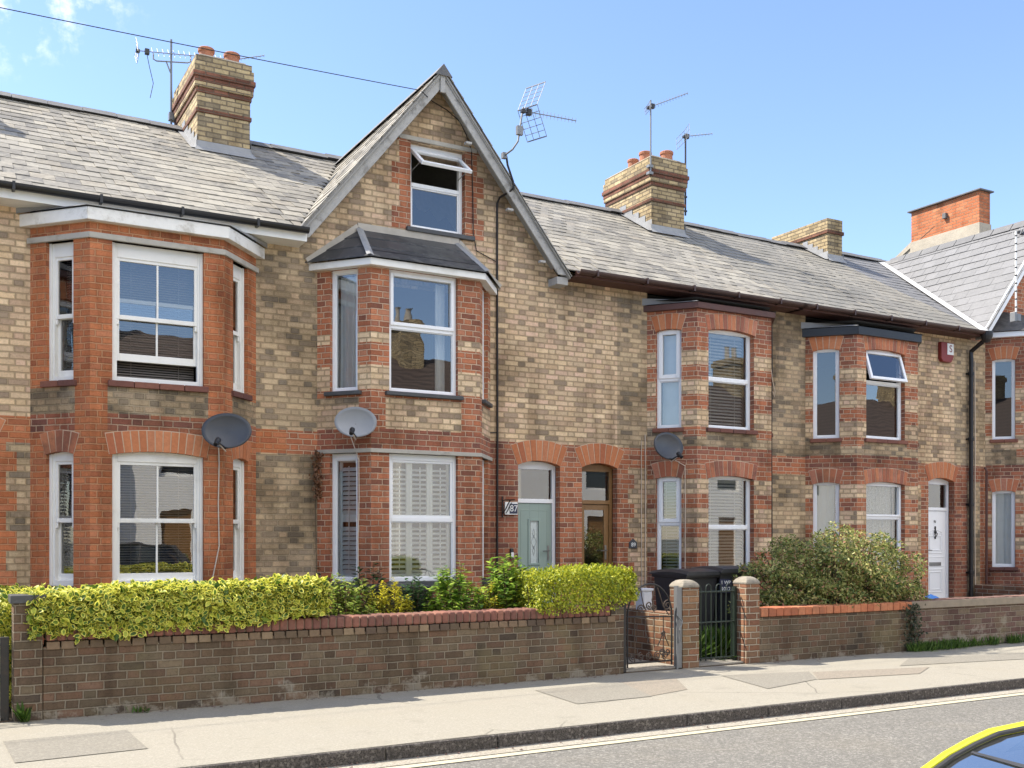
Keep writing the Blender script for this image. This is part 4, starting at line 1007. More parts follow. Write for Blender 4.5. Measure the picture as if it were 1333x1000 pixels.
# gable aerial with grid reflector
r = empty('television_aerial', (7.05, 12.66, 6.84), 'television aerial with a bent grid reflector fixed to the gable bargeboard', 'aerial', 'television aerials on the roofs')
m = MB(); m.tube([(7.05, 12.66, 6.84), (7.09, 12.50, 6.88), (7.13, 12.42, 6.97), (7.20, 12.40, 7.45)], .013, 7); m.box(7.09, 7.18, 12.36, 12.41, 7.05, 7.17); m.box(7.02, 7.08, 12.64, 12.70, 6.80, 6.88); m.build('mast', M['grey'], r)
yagi(r, (7.20, 12.40, 7.40), (1, .35, .20), 1.22, 13, .055, (.05, -.12, 1), .01)
g = MB(); o_ = Vector((7.22, 12.40, 7.46)); sd = Vector((.35, -.9, 0)).normalized()
for up_, wdt in ((Vector((.16, .04, .36)), .17), (Vector((.19, .06, -.38)), .17)):
    for t in np.linspace(0, 1, 6):
        c_ = o_ + up_*t + Vector((.05, .0, 0)); g.tube([c_ - sd*wdt*(1), c_ + sd*wdt], .0045 if 0 < t < 1 else .009, 5)
    for s_ in (-1, -.33, .33, 1): g.tube([o_+Vector((.05, 0, 0))+sd*wdt*s_, o_+Vector((.05, 0, 0))+up_+sd*wdt*s_], .0045, 5)
g.build('grid_reflector', M['alu'], r); 
# second stack aerials
r = empty('television_aerial', (12.72, 15.90, 8.1), 'tall thin television aerial standing in front of the chimney with three pots', 'aerial', 'television aerials on the roofs')
X = 12.03; r.location = (X, 15.9, 8.3); LOC[r.name] = Vector(r.location)
m = MB(); m.tube([(X, 15.88, 8.42), (X, 15.88, 9.83)], .016, 7); m.box(X-.05, X+.05, 15.86, 15.95, 8.55, 8.60); m.box(X-.05, X+.05, 15.86, 15.95, 8.42, 8.47); m.build('mast', M['grey'], r)
yagi(r, (X-.05, 15.88, 9.68), (1, 0, .50), 1.06, 12, .06, (0, .3, 1), .12)
r = empty('television_aerial', (13.02, 16.4, 7.9), 'short television aerial on a mast behind the chimney with three pots', 'aerial', 'television aerials on the roofs')
X = 13.05; r.location = (X, 16.1, 7.8); LOC[r.name] = Vector(r.location); m = MB(); m.tube([(X, 16.1, 7.85), (X, 16.1, 9.46)], .018, 7)
for z in (7.92, 8.2, 8.62): m.box(X-.16, X+.03, 16.08, 16.12, z, z+.03)
m.build('mast', M['iron'], r)
yagi(r, (X-.03, 16.1, 9.40), (1, 0, .27), .74, 8, .05, (.2, .3, 1), .24)
# smooth roof aerial
r = empty('television_aerial', (17.98, 12.40, 5.62), 'white banded aerial mast clamped to the white bargeboard', 'aerial', 'television aerials on the roofs')
m = MB(); m.tube([(17.98, 12.38, 5.72), (17.98, 12.38, 7.30)], .018, 8); m.build('mast', M['white'], r)
m = MB()
for i in range(10): m.lathe((17.98, 12.38, 5.85+i*.15), [(.019, 0), (.022, .004), (.022, .024), (.019, .028)], 8)
m.build('band', M['dark'], r); m = MB(); m.box(17.88, 17.94, 12.33, 12.44, 5.58, 5.76); m.box(17.96, 18.08, 12.34, 12.42, 5.60, 5.74); m.build('clamp', M['grey'], r, bevel=.006)
yagi(r, (18.06, 12.38, 7.30), (1, 0, .03), 1.1, 10, .05, (.2, .3, 1), .11)

# ------------------------------------------------------------------ signs and small fittings
r = empty('house_number_sign', (7.19, 12.98, 1.93), 'small hanging number sign on a black bracket beside the sage green door', 'sign')
m = MB(); m.tube([(7.19, 12.97, 2.09), (7.19, 12.97, 1.79)], .012, 6); m.tube([(7.19, 12.97, 2.02), (7.19, 12.90, 2.035), (7.19, 12.62, 2.03)], .008, 6); m.tube([(7.19, 12.97, 1.84), (7.19, 12.88, 1.90), (7.19, 12.80, 1.98), (7.19, 12.74, 2.03)], .008, 6); m.build('bracket', M['iron'], r)
m = MB(); m.box(7.225, 7.435, 12.955, 12.975, 1.83, 2.01); m.build('plate', M['signw'], r, bevel=.004)
m = MB(); m.box(7.300, 7.428, 12.951, 12.955, 1.845, 1.985); m.build('number_panel', M['navy'], r)
lettering('87', .13, (7.365, 12.949, 1.915), (pi/2, 0, 0), M['signw'], parent=r)
m = MB(); m.tube([(7.235, 12.94, 1.85), (7.27, 12.94, 1.90), (7.30, 12.94, 1.97), (7.33, 12.94, 2.0)], .007, 5); m.build('flourish', M['iron'], r)
r = empty('house_number_plaque', (9.50, 12.985, 1.40), 'little dark house shaped number plaque beside the brown door', 'plaque')
m = MB(); m.prism([(9.43, 1.335), (9.575, 1.335), (9.575, 1.43), (9.5025, 1.485), (9.43, 1.43)], wall(D), .001, .02); m.build('plate', M['slateplq'], r, bevel=.003)
lettering('89', .085, (9.503, 12.977, 1.39), (pi/2, 0, 0), M['signw'], parent=r)
lettering('91', .075, (16.658, 13.145, 1.80), (pi/2, 0, 0), M['dark'], parent=H4, name='door_number')
r = empty('doorbell', (7.36, 12.98, 1.28), 'white and black video doorbell left of the sage green door', 'doorbell')
m = MB(); m.box(7.325, 7.375, 12.965, 12.999, 1.20, 1.345); m.build('casing', M['dark'], r, bevel=.006); m = MB(); m.box(7.33, 7.37, 12.955, 12.965, 1.215, 1.29); m.build('button', M['signw'], r, bevel=.004)
r = empty('alarm_box', (16.70, 12.95, 5.0), 'red burglar alarm box with a white S panel under the gutter', 'alarm box')
m = MB(); m.prism([(16.55, 4.86), (16.60, 4.80), (16.84, 4.80), (16.90, 4.90), (16.90, 5.17), (16.55, 5.17)], wall(D), .002, .085); m.build('casing', M['redbox'], r, bevel=.012)
m = MB(); m.obox(wall(D), 16.71, 16.885, .085, .092, 4.94, 5.15); m.build('panel', M['signw'], r); lettering('S', .19, (16.80, 12.905, 5.045), (pi/2, 0, 0), M['redbox'], parent=r, ext=.001)

# ------------------------------------------------------------------ ground
def struct(mb, name, m, **k): return tag(mb.build(name, m, loc=(0, 0, 0), **k), kind='structure')
def tarmac(name, c, speck, fine=170., contrast=.5, blotch=.2, warm=(.2, .17, .12), rough=.9, stains=False):
    t = NT(name); P = t.pos(); a = t.noise(P, fine, 2, .7); b = t.noise(P, fine*.32, 3, .7)
    k = t.smooth(t.math('ADD', t.math('MULTIPLY', a, .6), t.math('MULTIPLY', b, .4)), .36, .64)
    o = t.mix(k, mulc(c, 1-contrast), mulc(c, 1+contrast*.7)); vo = t.n('ShaderNodeTexVoronoi'); vo.inputs['Scale'].default_value = fine*.55; t.l(P, vo.inputs['Vector'])
    wn = t.n('ShaderNodeTexWhiteNoise', noise_dimensions='3D'); t.l(vo.outputs['Position'], wn.inputs['Vector'])
    o = t.mix(t.math('MULTIPLY', t.math('GREATER_THAN', wn.outputs[0], .86), .6), o, speck)
    o = t.mix(t.math('MULTIPLY', t.smooth(t.noise(P, .9, 6, .65), .48, .70), blotch), o, warm)
    o = t.mix(t.math('MULTIPLY', t.smooth(t.noise(P, 4.5, 5, .7), .58, .68), blotch*.7), o, mulc(c, .62))
    if name.startswith('road'):
        mp = t.n('ShaderNodeMapping'); mp.inputs['Scale'].default_value = (.12, 1.6, 1); t.l(P, mp.inputs['Vector'])
        o = t.mix(t.math('MULTIPLY', t.smooth(t.noise(mp.outputs[0], 1.0, 4, .6), .48, .66), .35), o, mulc(c, .70))
        o = t.mix(t.math('MULTIPLY', t.smooth(t.noise(P, 1.7, 5, .7), .62, .70), .4), o, mulc(c, .6))
    if stains:
        vg = t.n('ShaderNodeTexVoronoi'); vg.inputs['Scale'].default_value = 2.6; t.l(P, vg.inputs['Vector'])
        gum = t.math('LESS_THAN', vg.outputs['Distance'], .045); o = t.mix(t.math('MULTIPLY', gum, .45), o, (.12, .11, .095))
        cr = t.n('ShaderNodeTexVoronoi', feature='DISTANCE_TO_EDGE'); cr.inputs['Scale'].default_value = .55
        wv = t.n('ShaderNodeMix', data_type='VECTOR'); wv.inputs[0].default_value = .06; t.l(P, wv.inputs[4]); nv = t.n('ShaderNodeTexNoise'); nv.inputs['Scale'].default_value = 3.; t.l(P, nv.inputs['Vector']); t.l(nv.outputs[1], wv.inputs[5]); t.l(wv.outputs[1], cr.inputs['Vector'])
        cl = t.math('MULTIPLY', t.math('LESS_THAN', cr.outputs['Distance'], .004), t.smooth(t.noise(P, .7, 2), .48, .6)); o = t.mix(t.math('MULTIPLY', cl, .6), o, (.10, .09, .075))
        o = t.mix(t.math('MULTIPLY', t.smooth(t.noise(P, 2.1, 6, .72), .55, .68), .4), o, mulc(c, .66))
    t.bump(k, .35, .006); return t.set(o, rough, spec=.3)
M['road'] = tarmac('road_tarmac', (.150, .144, .130), (.28, .265, .24), 110, .42, .12)
M['pave'] = tarmac('pavement_tarmac', (.262, .244, .203), (.315, .295, .25), 150, .18, .34, (.25, .228, .18), stains=True)
M['patch'] = tarmac('patch_tarmac', (.195, .182, .154), (.255, .24, .205), 130, .2, .15)
M['patchr'] = tarmac('reddish_patch_tarmac', (.215, .19, .155), (.28, .235, .19), 130, .25, .15)
M['kerb'] = tarmac('dark_kerb_stone', (.085, .075, .068), (.2, .18, .16), 110, .6, .3, (.05, .045, .04))
M['grit'] = tarmac('gutter_grit', (.29, .265, .22), (.42, .395, .34), 140, .3, .3)
M['soil'] = plain('garden_soil', (.075, .055, .038), .95, vary=.5, scale=14, bump=.6)
M['path'] = tarmac('garden_path', (.27, .25, .215), (.3, .28, .25), 120, .25, .3)
M['field'] = plain('far_ground', (.12, .12, .09), .95, vary=.4, scale=.2)
t = NT('yellow_line_paint'); P_ = t.pos(); k_ = t.smooth(t.math('ADD', t.noise(P_, 60, 4, .7), t.math('MULTIPLY', t.noise(P_, 6, 3), .35)), .55, .68)
M['yline'] = t.set(t.mix(k_, (.50, .455, .27), (.37, .335, .26)), .8)
g = MB(); g.face([(-900, -900, -.22), (900, -900, -.22), (900, 900, -.22), (-900, 900, -.22)]); struct(g, 'ground', M['field'])
g = MB(); g.box(-60, 110, .02, 6.93, -.2, -.10); struct(g, 'road', M['road'])
g = MB(); g.box(-60, 110, 7.03, 9.36, -.2, 0); struct(g, 'pavement', M['pave'])
g = MB(); g.box(-60, 110, -2.6, -.10, -.2, 0); struct(g, 'near_pavement', M['pave'])
g = MB(); x = -20.
while x < 60:
    L = .915; j = random.uniform(-.003, .003); g.box(x+.003, x+L-.003, 6.905+j, 7.03, -.19, .003+j*.5); x += L
struct(g, 'kerb', [M['kerb']], bevel=.012)
g = MB(); x = -20.
while x < 60: g.box(x+.003, x+.912, -.10, .02, -.19, .003); x += .915
struct(g, 'near_kerb', [M['kerb']], bevel=.012)
g = MB(); g.box(-20, 60, 6.925, 7.16, -.15, .0075); struct(g, 'pavement_edge', M['pave'])
g = MB(); g.face([(-20, 6.72, -.096), (60, 6.72, -.096), (60, 6.905, -.096), (-20, 6.905, -.096)]); struct(g, 'gutter_channel', M['grit'])
g = MB(); g.face([(-20, 6.60, -.094), (60, 6.60, -.094), (60, 6.69, -.094), (-20, 6.69, -.094)]); struct(g, 'yellow_line', M['yline'])
def patch(pts, m, z=.005):
    g = MB(); g.face([(x, y, z) for x, y in pts], 0)
    o = struct(g, 'pavement_patch', M[m]); return o
patch([(.52, 7.62), (1.38, 7.68), (1.37, 8.50), (.50, 8.47)], 'patch')
patch([(5.11, 7.83), (5.97, 7.86), (6.28, 8.82), (5.21, 8.74)], 'patch')
patch([(5.97, 7.88), (6.55, 8.05), (6.95, 8.72), (6.28, 8.80)], 'patchr', .004)
patch([(7.27, 7.69), (8.21, 7.95), (8.6, 8.45), (7.52, 8.67)], 'patch')
patch([(8.21, 7.93), (9.53, 7.72), (10.1, 8.05), (8.6, 8.40)], 'patchr')
patch([(9.9, 8.3), (13.5, 7.75), (14.3, 8.15), (10.6, 8.75)], 'patch')
g = MB(); g.box(-20, 40, 9.36, 21.2, -.2, .012); struct(g, 'garden_soil', M['soil'])
g = MB()
for a, b in ((6.72, 7.52), (7.79, 8.47), (-.4, .55), (11.7, 17.3)): g.box(a, b, 9.37, 12.70, 0, .03 if a < 11 else .26)
g.box(7.79, 9.1, 10.1, 12.2, 0, .032); struct(g, 'garden_path', M['path'])

# ------------------------------------------------------------------ garden walls and pillars
Y0, Y1 = 9.33, 9.56
def coping(par, x0, x1, z0, z1, mat, w=.078, over=.015, rag=.004, name='coping', bev=.018):
    mb = MB(); n = int((x1-x0)/w); L = (x1-x0)/n
    for i in range(n):
        j = random.uniform(-rag, rag); k = random.uniform(-rag, rag)
        mb.box(x0+i*L+.003, x0+(i+1)*L-.003, Y0-over+j, Y1+over+j, z0, z1+k)
    mb.box(x0, x1, Y0+.004, Y1-.004, z0+.001, z1-.012, 1)
    o = mb.build(name, [M[mat], M['mortar2']], par, bevel=bev); return o
M['mortar2'] = plain('wall_mortar', (.24, .20, .15), .95, vary=.3, scale=9)
M['copr'] = piece_mat('red_coping_brick', [(.215, .095, .068), (.185, .08, .06), (.24, .11, .078), (.165, .075, .058)], vary=.4, dirt=.5)
M['copo'] = piece_mat('orange_coping_brick', [(.40, .145, .07), (.35, .12, .06), (.43, .17, .085), (.28, .11, .07)], vary=.35, dirt=.3)
M['copd'] = piece_mat('purple_coping_brick', [(.15, .085, .07), (.125, .072, .06), (.17, .10, .08)], vary=.35, dirt=.4)
r = empty('garden_wall', (3.7, 9.45, 0), 'long dark brick garden wall with rounded red brick coping under the variegated hedge', 'wall')
m = MB(); m.box(.85, 6.70, Y0, Y1, -.1, .60); m.box(6.53, 6.70, Y0-.004, Y1+.004, .60, .80); m.build('brickwork', M['wallb'], r, bevel=.004)
mb = MB(); x = .87
while x < 6.5:      # course of loose headers under the coping
    mb.box(x+.005, x+.105, Y0-.014+random.uniform(-.006, .006), Y1, .575, .640); x += .112
M['hdr'] = piece_mat('header_brick', [(.15, .10, .062), (.12, .085, .055), (.18, .125, .08), (.22, .16, .10), (.10, .07, .05)], vary=.35, dirt=.3)
mb.build('header_course', M['hdr'], r, bevel=.006)
coping(r, .87, 6.52, .645, .755, 'copr')
r = empty('garden_wall', (-3.4, 9.45, 0), 'dark brick garden wall left of the black gate, beyond the left edge of the frame', 'wall')
m = MB(); m.box(-7.0, -.36, Y0, Y1, -.1, .64); m.build('brickwork', M['wallb'], r, bevel=.004); coping(r, -6.98, -.36, .645, .755, 'copr')
r = empty('gate_pillar', (.74, 9.45, 0), 'brick gate pillar with a flat dark slab cap at the left end of the long wall', 'pillar')
m = MB(); m.box(.63, .845, Y0-.012, Y1+.012, -.1, .965); m.build('brickwork', M['wallb'], r, bevel=.005); m = MB(); m.box(.605, .87, Y0-.035, Y1+.035, .965, 1.03); m.build('cap', M['sills'], r, bevel=.005)
M['capc'] = plain('pale_cement_cap', (.235, .21, .17), .95, vary=.35, scale=16, bump=.3, dirt=.7, dirtc=(.12, .105, .08))
def capped_pillar(x0, x1, y0, y1, zt, label):
    r = empty('gate_pillar', ((x0+x1)/2, (y0+y1)/2, 0), label, 'pillar'); m = MB(); m.box(x0, x1, y0, y1, -.1, zt-.085); m.build('brickwork', M['pillb'], r, bevel=.005)
    m = MB(); xm, ym = (x0+x1)/2, (y0+y1)/2; e = .012
    prof = [(1.06, 0), (1.05, .025), (.88, .055), (.62, .08), (.3, .09)]; vs = []; fs = []
    for s, h in prof:
        for sx, sy in ((-1, -1), (1, -1), (1, 1), (-1, 1)): vs.append((xm+sx*(x1-x0)/2*s, ym+sy*(y1-y0)/2*s, zt-.085+h))
    for i in range(len(prof)-1):
        for j in range(4): fs.append((i*4+j, i*4+(j+1) % 4, (i+1)*4+(j+1) % 4, (i+1)*4+j))
    fs += [(3, 2, 1, 0), tuple(range(len(vs)-4, len(vs)))]
    m.add(vs, fs); m.build('cap', M['capc'], r, bevel=.01)
    return r
M['pillb'] = brick_mat('pillar_brick', [(.20, .095, .055), (.165, .08, .05), (.24, .115, .065), (.14, .085, .055), (.26, .15, .085)], (.34, .29, .22), soot=.4, flem=False, salt=(.55, .4), vary=.3)
capped_pillar(7.54, 7.78, Y0+.02, Y1+.03, 1.01, 'brick gate pillar with rounded cement cap between the two iron gates')
capped_pillar(8.48, 8.69, Y0, Y1, 1.03, 'brick gate pillar with a pale pointed cement cap right of the hoop topped gate')
r = empty('garden_wall', (10.0, 9.45, 0), 'dark brick garden wall with orange brick coping below the big olive bush', 'wall')
m = MB(); m.box(8.69, 11.36, Y0+.01, Y1, -.1, .545); m.build('brickwork', M['wallb'], r, bevel=.004); coping(r, 8.70, 11.36, .55, .65, 'copo', w=.12, rag=.006, bev=.01)
r = empty('garden_wall', (15.0, 9.45, 0), 'purplish brick garden wall topped with upright bricks at the right edge', 'wall')
m = MB(); m.box(11.365, 24.0, Y0+.03, Y1, -.1, .55); m.build('brickwork', M['walld'], r, bevel=.004); coping(r, 11.37, 24.0, .552, .665, 'copd', over=-.015, bev=.006)
r = empty('garden_wall', (7.66, 11.2, 0), 'low dividing brick wall seen behind the arched iron gate', 'wall')
m = MB(); m.box(7.56, 7.76, Y1+.035, 12.2, -.1, .62); m.build('brickwork', M['pillb'], r, bevel=.004)
r = empty('garden_wall', (17.4, 11.2, 0), 'low dividing brick wall behind the purplish wall beside the white door', 'wall')
m = MB(); m.box(17.48, 17.68, Y1+.01, 12.9, -.1, .60); m.build('brickwork', M['pillb'], r, bevel=.004)
M['dishp'] = plain('pale_grey_cabinet', (.50, .52, .56), .5)
# meter cabinet behind the arched gate
r = empty('meter_box', (7.66, 10.25, .62), 'small pale grey box standing on the low dividing wall behind the arched gate', 'box')
m = MB(); m.box(7.59, 7.735, 10.18, 10.32, .62, .85); m.box(7.575, 7.75, 10.165, 10.335, .85, .88); m.build('casing', M['dishp'], r, bevel=.006); m = MB(); m.box(7.605, 7.72, 10.172, 10.18, .65, .83); m.build('door', M['dishp'], r, bevel=.003)

# ------------------------------------------------------------------ gates
def spiral(c, F, r0, turns, a0, sgn=1, n=22):
    return [F.pt(c[0]+sgn*cos(a0+2*pi*turns*i/n)*r0*(1-.78*i/n), .0, c[1]+sin(a0+2*pi*turns*i/n)*r0*(1-.78*i/n)) for i in range(n+1)]
F = wall(9.40)
r = empty('arched_gate', (7.12, 9.40, 0), 'rusty black wrought iron gate with an arched top and scrolls', 'gate')
m = MB(); L_, R_ = 6.80, 7.42; pts = [F.pt(L_, 0, .05), F.pt(L_, 0, .62)]
for i in range(1, 14):
    a = pi - pi*i/14; pts.append(F.pt((L_+R_)/2+cos(a)*(R_-L_)/2, 0, .62+sin(a)*.36))
pts += [F.pt(R_, 0, .62), F.pt(R_, 0, .05)]
m.tube(pts, .011, 6); m.tube([F.pt(L_, 0, .10), F.pt(R_, 0, .10)], .010, 6); m.tube([F.pt(L_, 0, .62), F.pt(R_, 0, .60)], .009, 6); m.build('frame', M['iron'], r)
m = MB()
for k in range(5): m.tube(spiral((L_+.07+k*.115, .165), F, .048, 1.6, pi/2 if k % 2 else -pi/2, 1 if k % 2 else -1),   .0065, 5)
for c, r0, a0, sg in (((6.98, .70), .05, 0, 1), ((7.10, .74), .05, pi, -1), ((7.17, .70), .04, 0, -1), ((7.36, .73), .06, pi/2, 1), ((7.28, .20), .04, 0, 1), ((7.36, .20), .04, pi, 1), ((7.30, .42), .03, pi, 1)): m.tube(spiral(c, F, r0, 1.5, a0, sg), .008, 5)
m.tube([F.pt(6.90, 0, .80), F.pt(6.98, 0, .93), F.pt(7.02, 0, .75), F.pt(7.06, 0, .68)], .0065, 5); m.tube([F.pt(7.18, 0, .95), F.pt(7.14, 0, .80), F.pt(7.17, 0, .66)], .0065, 5); m.tube([F.pt(7.22, 0, .93), F.pt(7.30, 0, .72), F.pt(7.38, 0, .62)], .0065, 5)
m.tube([F.pt(7.05, 0, .43), F.pt(7.10, 0, .33)], .0065, 5); m.tube([F.pt(7.30, 0, .42), F.pt(7.22, 0, .27)], .0065, 5); m.tube([F.pt(7.30, 0, .42), F.pt(7.38, 0, .27)], .0065, 5)
for x, z0 in ((6.90, .10), (7.05, .38), (7.17, .26), (7.30, .12)): m.tube([F.pt(x, 0, z0), F.pt(x, 0, .62)], .0065, 5)
m.build('scrollwork', M['rust'], r)
m = MB(); m.box(6.715, 6.755, 9.36, 9.40, -.05, .80); m.build('hinge_post', M['iron'], r)
m = MB(); m.box(7.45, 7.475, 9.345, 9.40, -.05, .95); m.box(7.48, 7.535, 9.36, 9.40, .0, .93); m.tube([(7.45, 9.34, .62), (7.50, 9.31, .55), (7.47, 9.31, .45), (7.48, 9.33, .30)], .010, 6); m.build('latch_post', M['grey'], r)
F = wall(9.50); r = empty('hoop_gate', (8.13, 9.50, 0), 'dark green iron gate with hoop tops between two capped pillars', 'gate')
m = MB(); m.tube([F.pt(7.80, 0, .86), F.pt(8.46, 0, .86)], .011, 6); m.tube([F.pt(7.80, 0, .50), F.pt(8.46, 0, .50)], .010, 6); m.tube([F.pt(7.80, 0, .08), F.pt(8.46, 0, .08)], .010, 6); m.box(8.43, 8.465, 9.48, 9.52, .0, .92); m.build('rail', M['greeniron'], r)
m = MB()
for k in range(4):
    x = 7.85+k*.155; q = [F.pt(x, 0, .05), F.pt(x, 0, .90)] + [F.pt(x+.04-.04*cos(pi*i/6), 0, .90+.05*sin(pi*i/6)) for i in range(1, 6)] + [F.pt(x+.08, 0, .90), F.pt(x+.08, 0, .05)]
    m.tube(q, .0075, 6)
m.build('hoop_bar', M['greeniron'], r)
r = empty('black_gate', (.3, 9.42, 0), 'black metal gate and post at the left edge of the frame', 'gate')
m = MB(); m.box(.535, .60, 9.37, 9.43, -.02, .69); m.build('gate_post', M['iron'], r, bevel=.004)
F = wall(9.40); m = MB()
for z in (.10, .37, .63): m.tube([F.pt(-.35, 0, z), F.pt(.535, 0, z)], .012, 6)
for k in range(8): m.tube([F.pt(-.3+k*.11, 0, .10), F.pt(-.3+k*.11, 0, .64)], .008, 6)
m.box(.47, .535, 9.38, 9.42, .36, .39); m.build('gate_bars', M['iron'], r)

# ------------------------------------------------------------------ bins
def bin_(loc, rz, label, h=1.0, w=.58, d=.70):
    r = empty('wheelie_bin', loc, label, 'bin', 'black wheeled bins'); R = Matrix.Rotation(rz, 3, 'Z'); o = Vector(loc)
    T = lambda x, y, z: tuple(o + R @ Vector((x, y, z)))
    def fr(m, w0, d0, z0, w1, d1, z1, dy=0): m.hexa([T(-w0/2, -d0/2, z0), T(w0/2, -d0/2, z0), T(w0/2, d0/2, z0), T(-w0/2, d0/2, z0), T(-w1/2, -d1/2+dy, z1), T(w1/2, -d1/2+dy, z1), T(w1/2, d1/2+dy, z1), T(-w1/2, d1/2+dy, z1)])
    m = MB(); fr(m, w*.80, d*.72, .06, w*.94, d*.90, h-.10); fr(m, w, d*.98, h-.12, w, d*.98, h-.06); fr(m, w*.5, .02, .3, w*.55, .02, h-.25, -d*.40); b = m.build('body', M['binb'], r, bevel=.012)
    m = MB(); n = 8; vs = []; fs = []
    for i in range(n+1):
        y = -d/2-.03 + (d+.06)*i/n; z = h-.055+.048*sin(pi*(.12+.80*i/n))
        for x, e in ((-w/2-.02, -.035), (-w/2+.03, 0), (w/2-.03, 0), (w/2+.02, -.035)): vs.append(T(x, y, z+e))
    for i in range(n):
        for j in range(3): fs.append((i*4+j, i*4+j+1, (i+1)*4+j+1, (i+1)*4+j))
    k = len(vs); vs += [T(-w/2-.02, -d/2-.03, h-.085), T(w/2+.02, -d/2-.03, h-.085), T(w/2+.02, d/2+.03, h-.085), T(-w/2-.02, d/2+.03, h-.085)]
    fs += [(0, k, k+1, 3, 2, 1), (k+3, k+2, k+1, k)] + [(i*4, (i+1)*4, k+3 if i == n-1 else (i+1)*4, k+3 if i == n-1 else k)[:4] for i in range(0)]
    fs += [tuple([i*4 for i in range(n+1)] + [k+3, k])[::-1], tuple([i*4+3 for i in range(n+1)] + [k+2, k+1]), (n*4, n*4+1, n*4+2, n*4+3, k+2, k+3)]
    m.add(vs, fs); m.build('lid', M['binb'], r)
    for s in (-1, 1):
        q = MB(); q.lathe(T(s*w*.42, d*.40, .10), [(.07, -.03), (.10, -.03), (.10, .03), (.07, .03)], 14, ax=R @ Vector((1, 0, 0))); q.build('wheel', M['tyre'], r)
    q = MB(); q.tube([T(-w*.42, d*.53, h-.1), T(w*.42, d*.53, h-.1)], .016, 6); q.build('handle', M['binb'], r)
    return r, T
bin_((8.71, 10.75, .03), .05, 'left one of two black wheeled bins behind the iron gates', 1.07, .58)
rb, Tb = bin_((9.32, 10.70, .03), -.10, 'black wheeled bin with white lettering behind the hoop topped gate', 1.10, .58)
mm = MB(); mm.hexa([Tb(-.27, -.335, .77), Tb(.27, -.335, .77), Tb(.27, -.31, .77), Tb(-.27, -.31, .77), Tb(-.27, -.335, .82), Tb(.27, -.335, .82), Tb(.27, -.31, .82), Tb(-.27, -.31, .82)]); mm.build('band', M['tape'], rb)
mm = MB(); mm.hexa([Tb(-.30, -.345, .75), Tb(-.115, -.345, .75), Tb(-.115, -.336, .75), Tb(-.30, -.336, .75), Tb(-.30, -.345, .93), Tb(-.115, -.345, .93), Tb(-.115, -.336, .93), Tb(-.30, -.336, .93)]); mm.build('sticker', M['navy'], rb)
lettering('1 WP', .066, Tb(-.21, -.348, .885), (pi/2, 0, -.10), M['signw'], parent=rb); lettering('1012', .072, Tb(-.21, -.348, .80), (pi/2, 0, -.10), M['signw'], parent=rb)
bin_((5.0, 11.7, .02), .1, 'black wheeled bin standing under the shuttered bay window', .93)
bin_((18.25, 11.4, .25), 0, 'black wheeled bin in front of the farthest right ground window', .80, .60)
bin_((19.0, 11.4, .25), .05, 'black wheeled bin at the right edge of the frame beside another', .78, .60)
r = MB(); rr = random.Random(3); vs = []; fs = []
for i in range(7):
    for j in range(12):
        a = 2*pi*j/12; p = pi*i/6; k = 1+.18*sin(3*a+i)+.12*sin(5*a); vs.append((15.28+.17*sin(p)*cos(a)*k, 12.15+.12*sin(p)*sin(a)*k, .40-.11*cos(p)*(1+.1*sin(2*a))))
for i in range(6):
    for j in range(12): fs.append((i*12+j, i*12+(j+1) % 12, (i+1)*12+(j+1) % 12, (i+1)*12+j))
r.add(vs, fs); tag(r.build('plastic_bag', M['bagblue'], loc=(15.28, 12.15, .26)), 'crumpled blue plastic bag left at the foot of the white door', 'bag')
# ------------------------------------------------------------------ plants
def nrmz(a): return a/np.maximum(np.linalg.norm(a, axis=1, keepdims=True), 1e-9)
def leafmesh(name, P, N, T, L, mat, aspect, parent, fold=.12):
    n = len(P); N = nrmz(N); T = T - N*np.sum(T*N, 1, keepdims=True); T = nrmz(T); Sd = np.cross(N, T)
    q = parent
    while q.parent: q = q.parent
    P = P - np.array(LOC[q.name]); L = L[:, None]
    loc = [(0, 0, 0), (.47, .32, fold), (.40, .70, fold), (0, 1, -.05), (-.40, .70, fold), (-.47, .32, fold)]
    V = np.stack([P + Sd*(x*aspect*L) + T*(y*L) + N*(z*aspect*L) for x, y, z in loc], 1).reshape(-1, 3)
    me = bpy.data.meshes.new(name); me.vertices.add(n*6); me.vertices.foreach_set('co', V.ravel())
    base = np.arange(n)[:, None]*6; idx = np.concatenate([base+np.array([[0, 1, 2, 3]]), base+np.array([[0, 3, 4, 5]])], 1).ravel()
    me.loops.add(n*8); me.loops.foreach_set('vertex_index', idx.astype(np.int32)); me.polygons.add(n*2)
    me.polygons.foreach_set('loop_start', np.arange(n*2, dtype=np.int32)*4); me.polygons.foreach_set('loop_total', np.full(n*2, 4, np.int32))
    uv6 = np.array([(.5, 0), (.97, .32), (.9, .7), (.5, 1), (.1, .7), (.03, .32)]); uvl = uv6[[0, 1, 2, 3, 0, 3, 4, 5]]
    me.update(); me.validate()
    l = me.uv_layers.new(name='UVMap'); l.data.foreach_set('uv', np.tile(uvl, (n, 1)).ravel())
    rn = RNG.random((n, 2)); l = me.uv_layers.new(name='rnd'); l.data.foreach_set('uv', np.repeat(rn, 8, 0).ravel())
    me.materials.append(mat); o = bpy.data.objects.new(name, me); COL.objects.link(o); o.parent = parent; return o
def lump(P, f=5., s=0.): return (np.sin(P[:, 0]*f+s)*np.cos(P[:, 1]*f*1.3+s*2)+np.sin(P[:, 2]*f*1.7+P[:, 0]*f*.6+s))*.5
def twigs(r, base_pts, tips, rad=.010):
    m = MB()
    for b, t in zip(base_pts, tips):
        b, t = Vector(b), Vector(t); mid = b.lerp(t, .5) + Vector((random.uniform(-.05, .05), random.uniform(-.05, .05), .04)); m.tube([b, mid, t], [rad, rad*.7, rad*.3], 5)
    return m.build('stem', M['bark'], r)
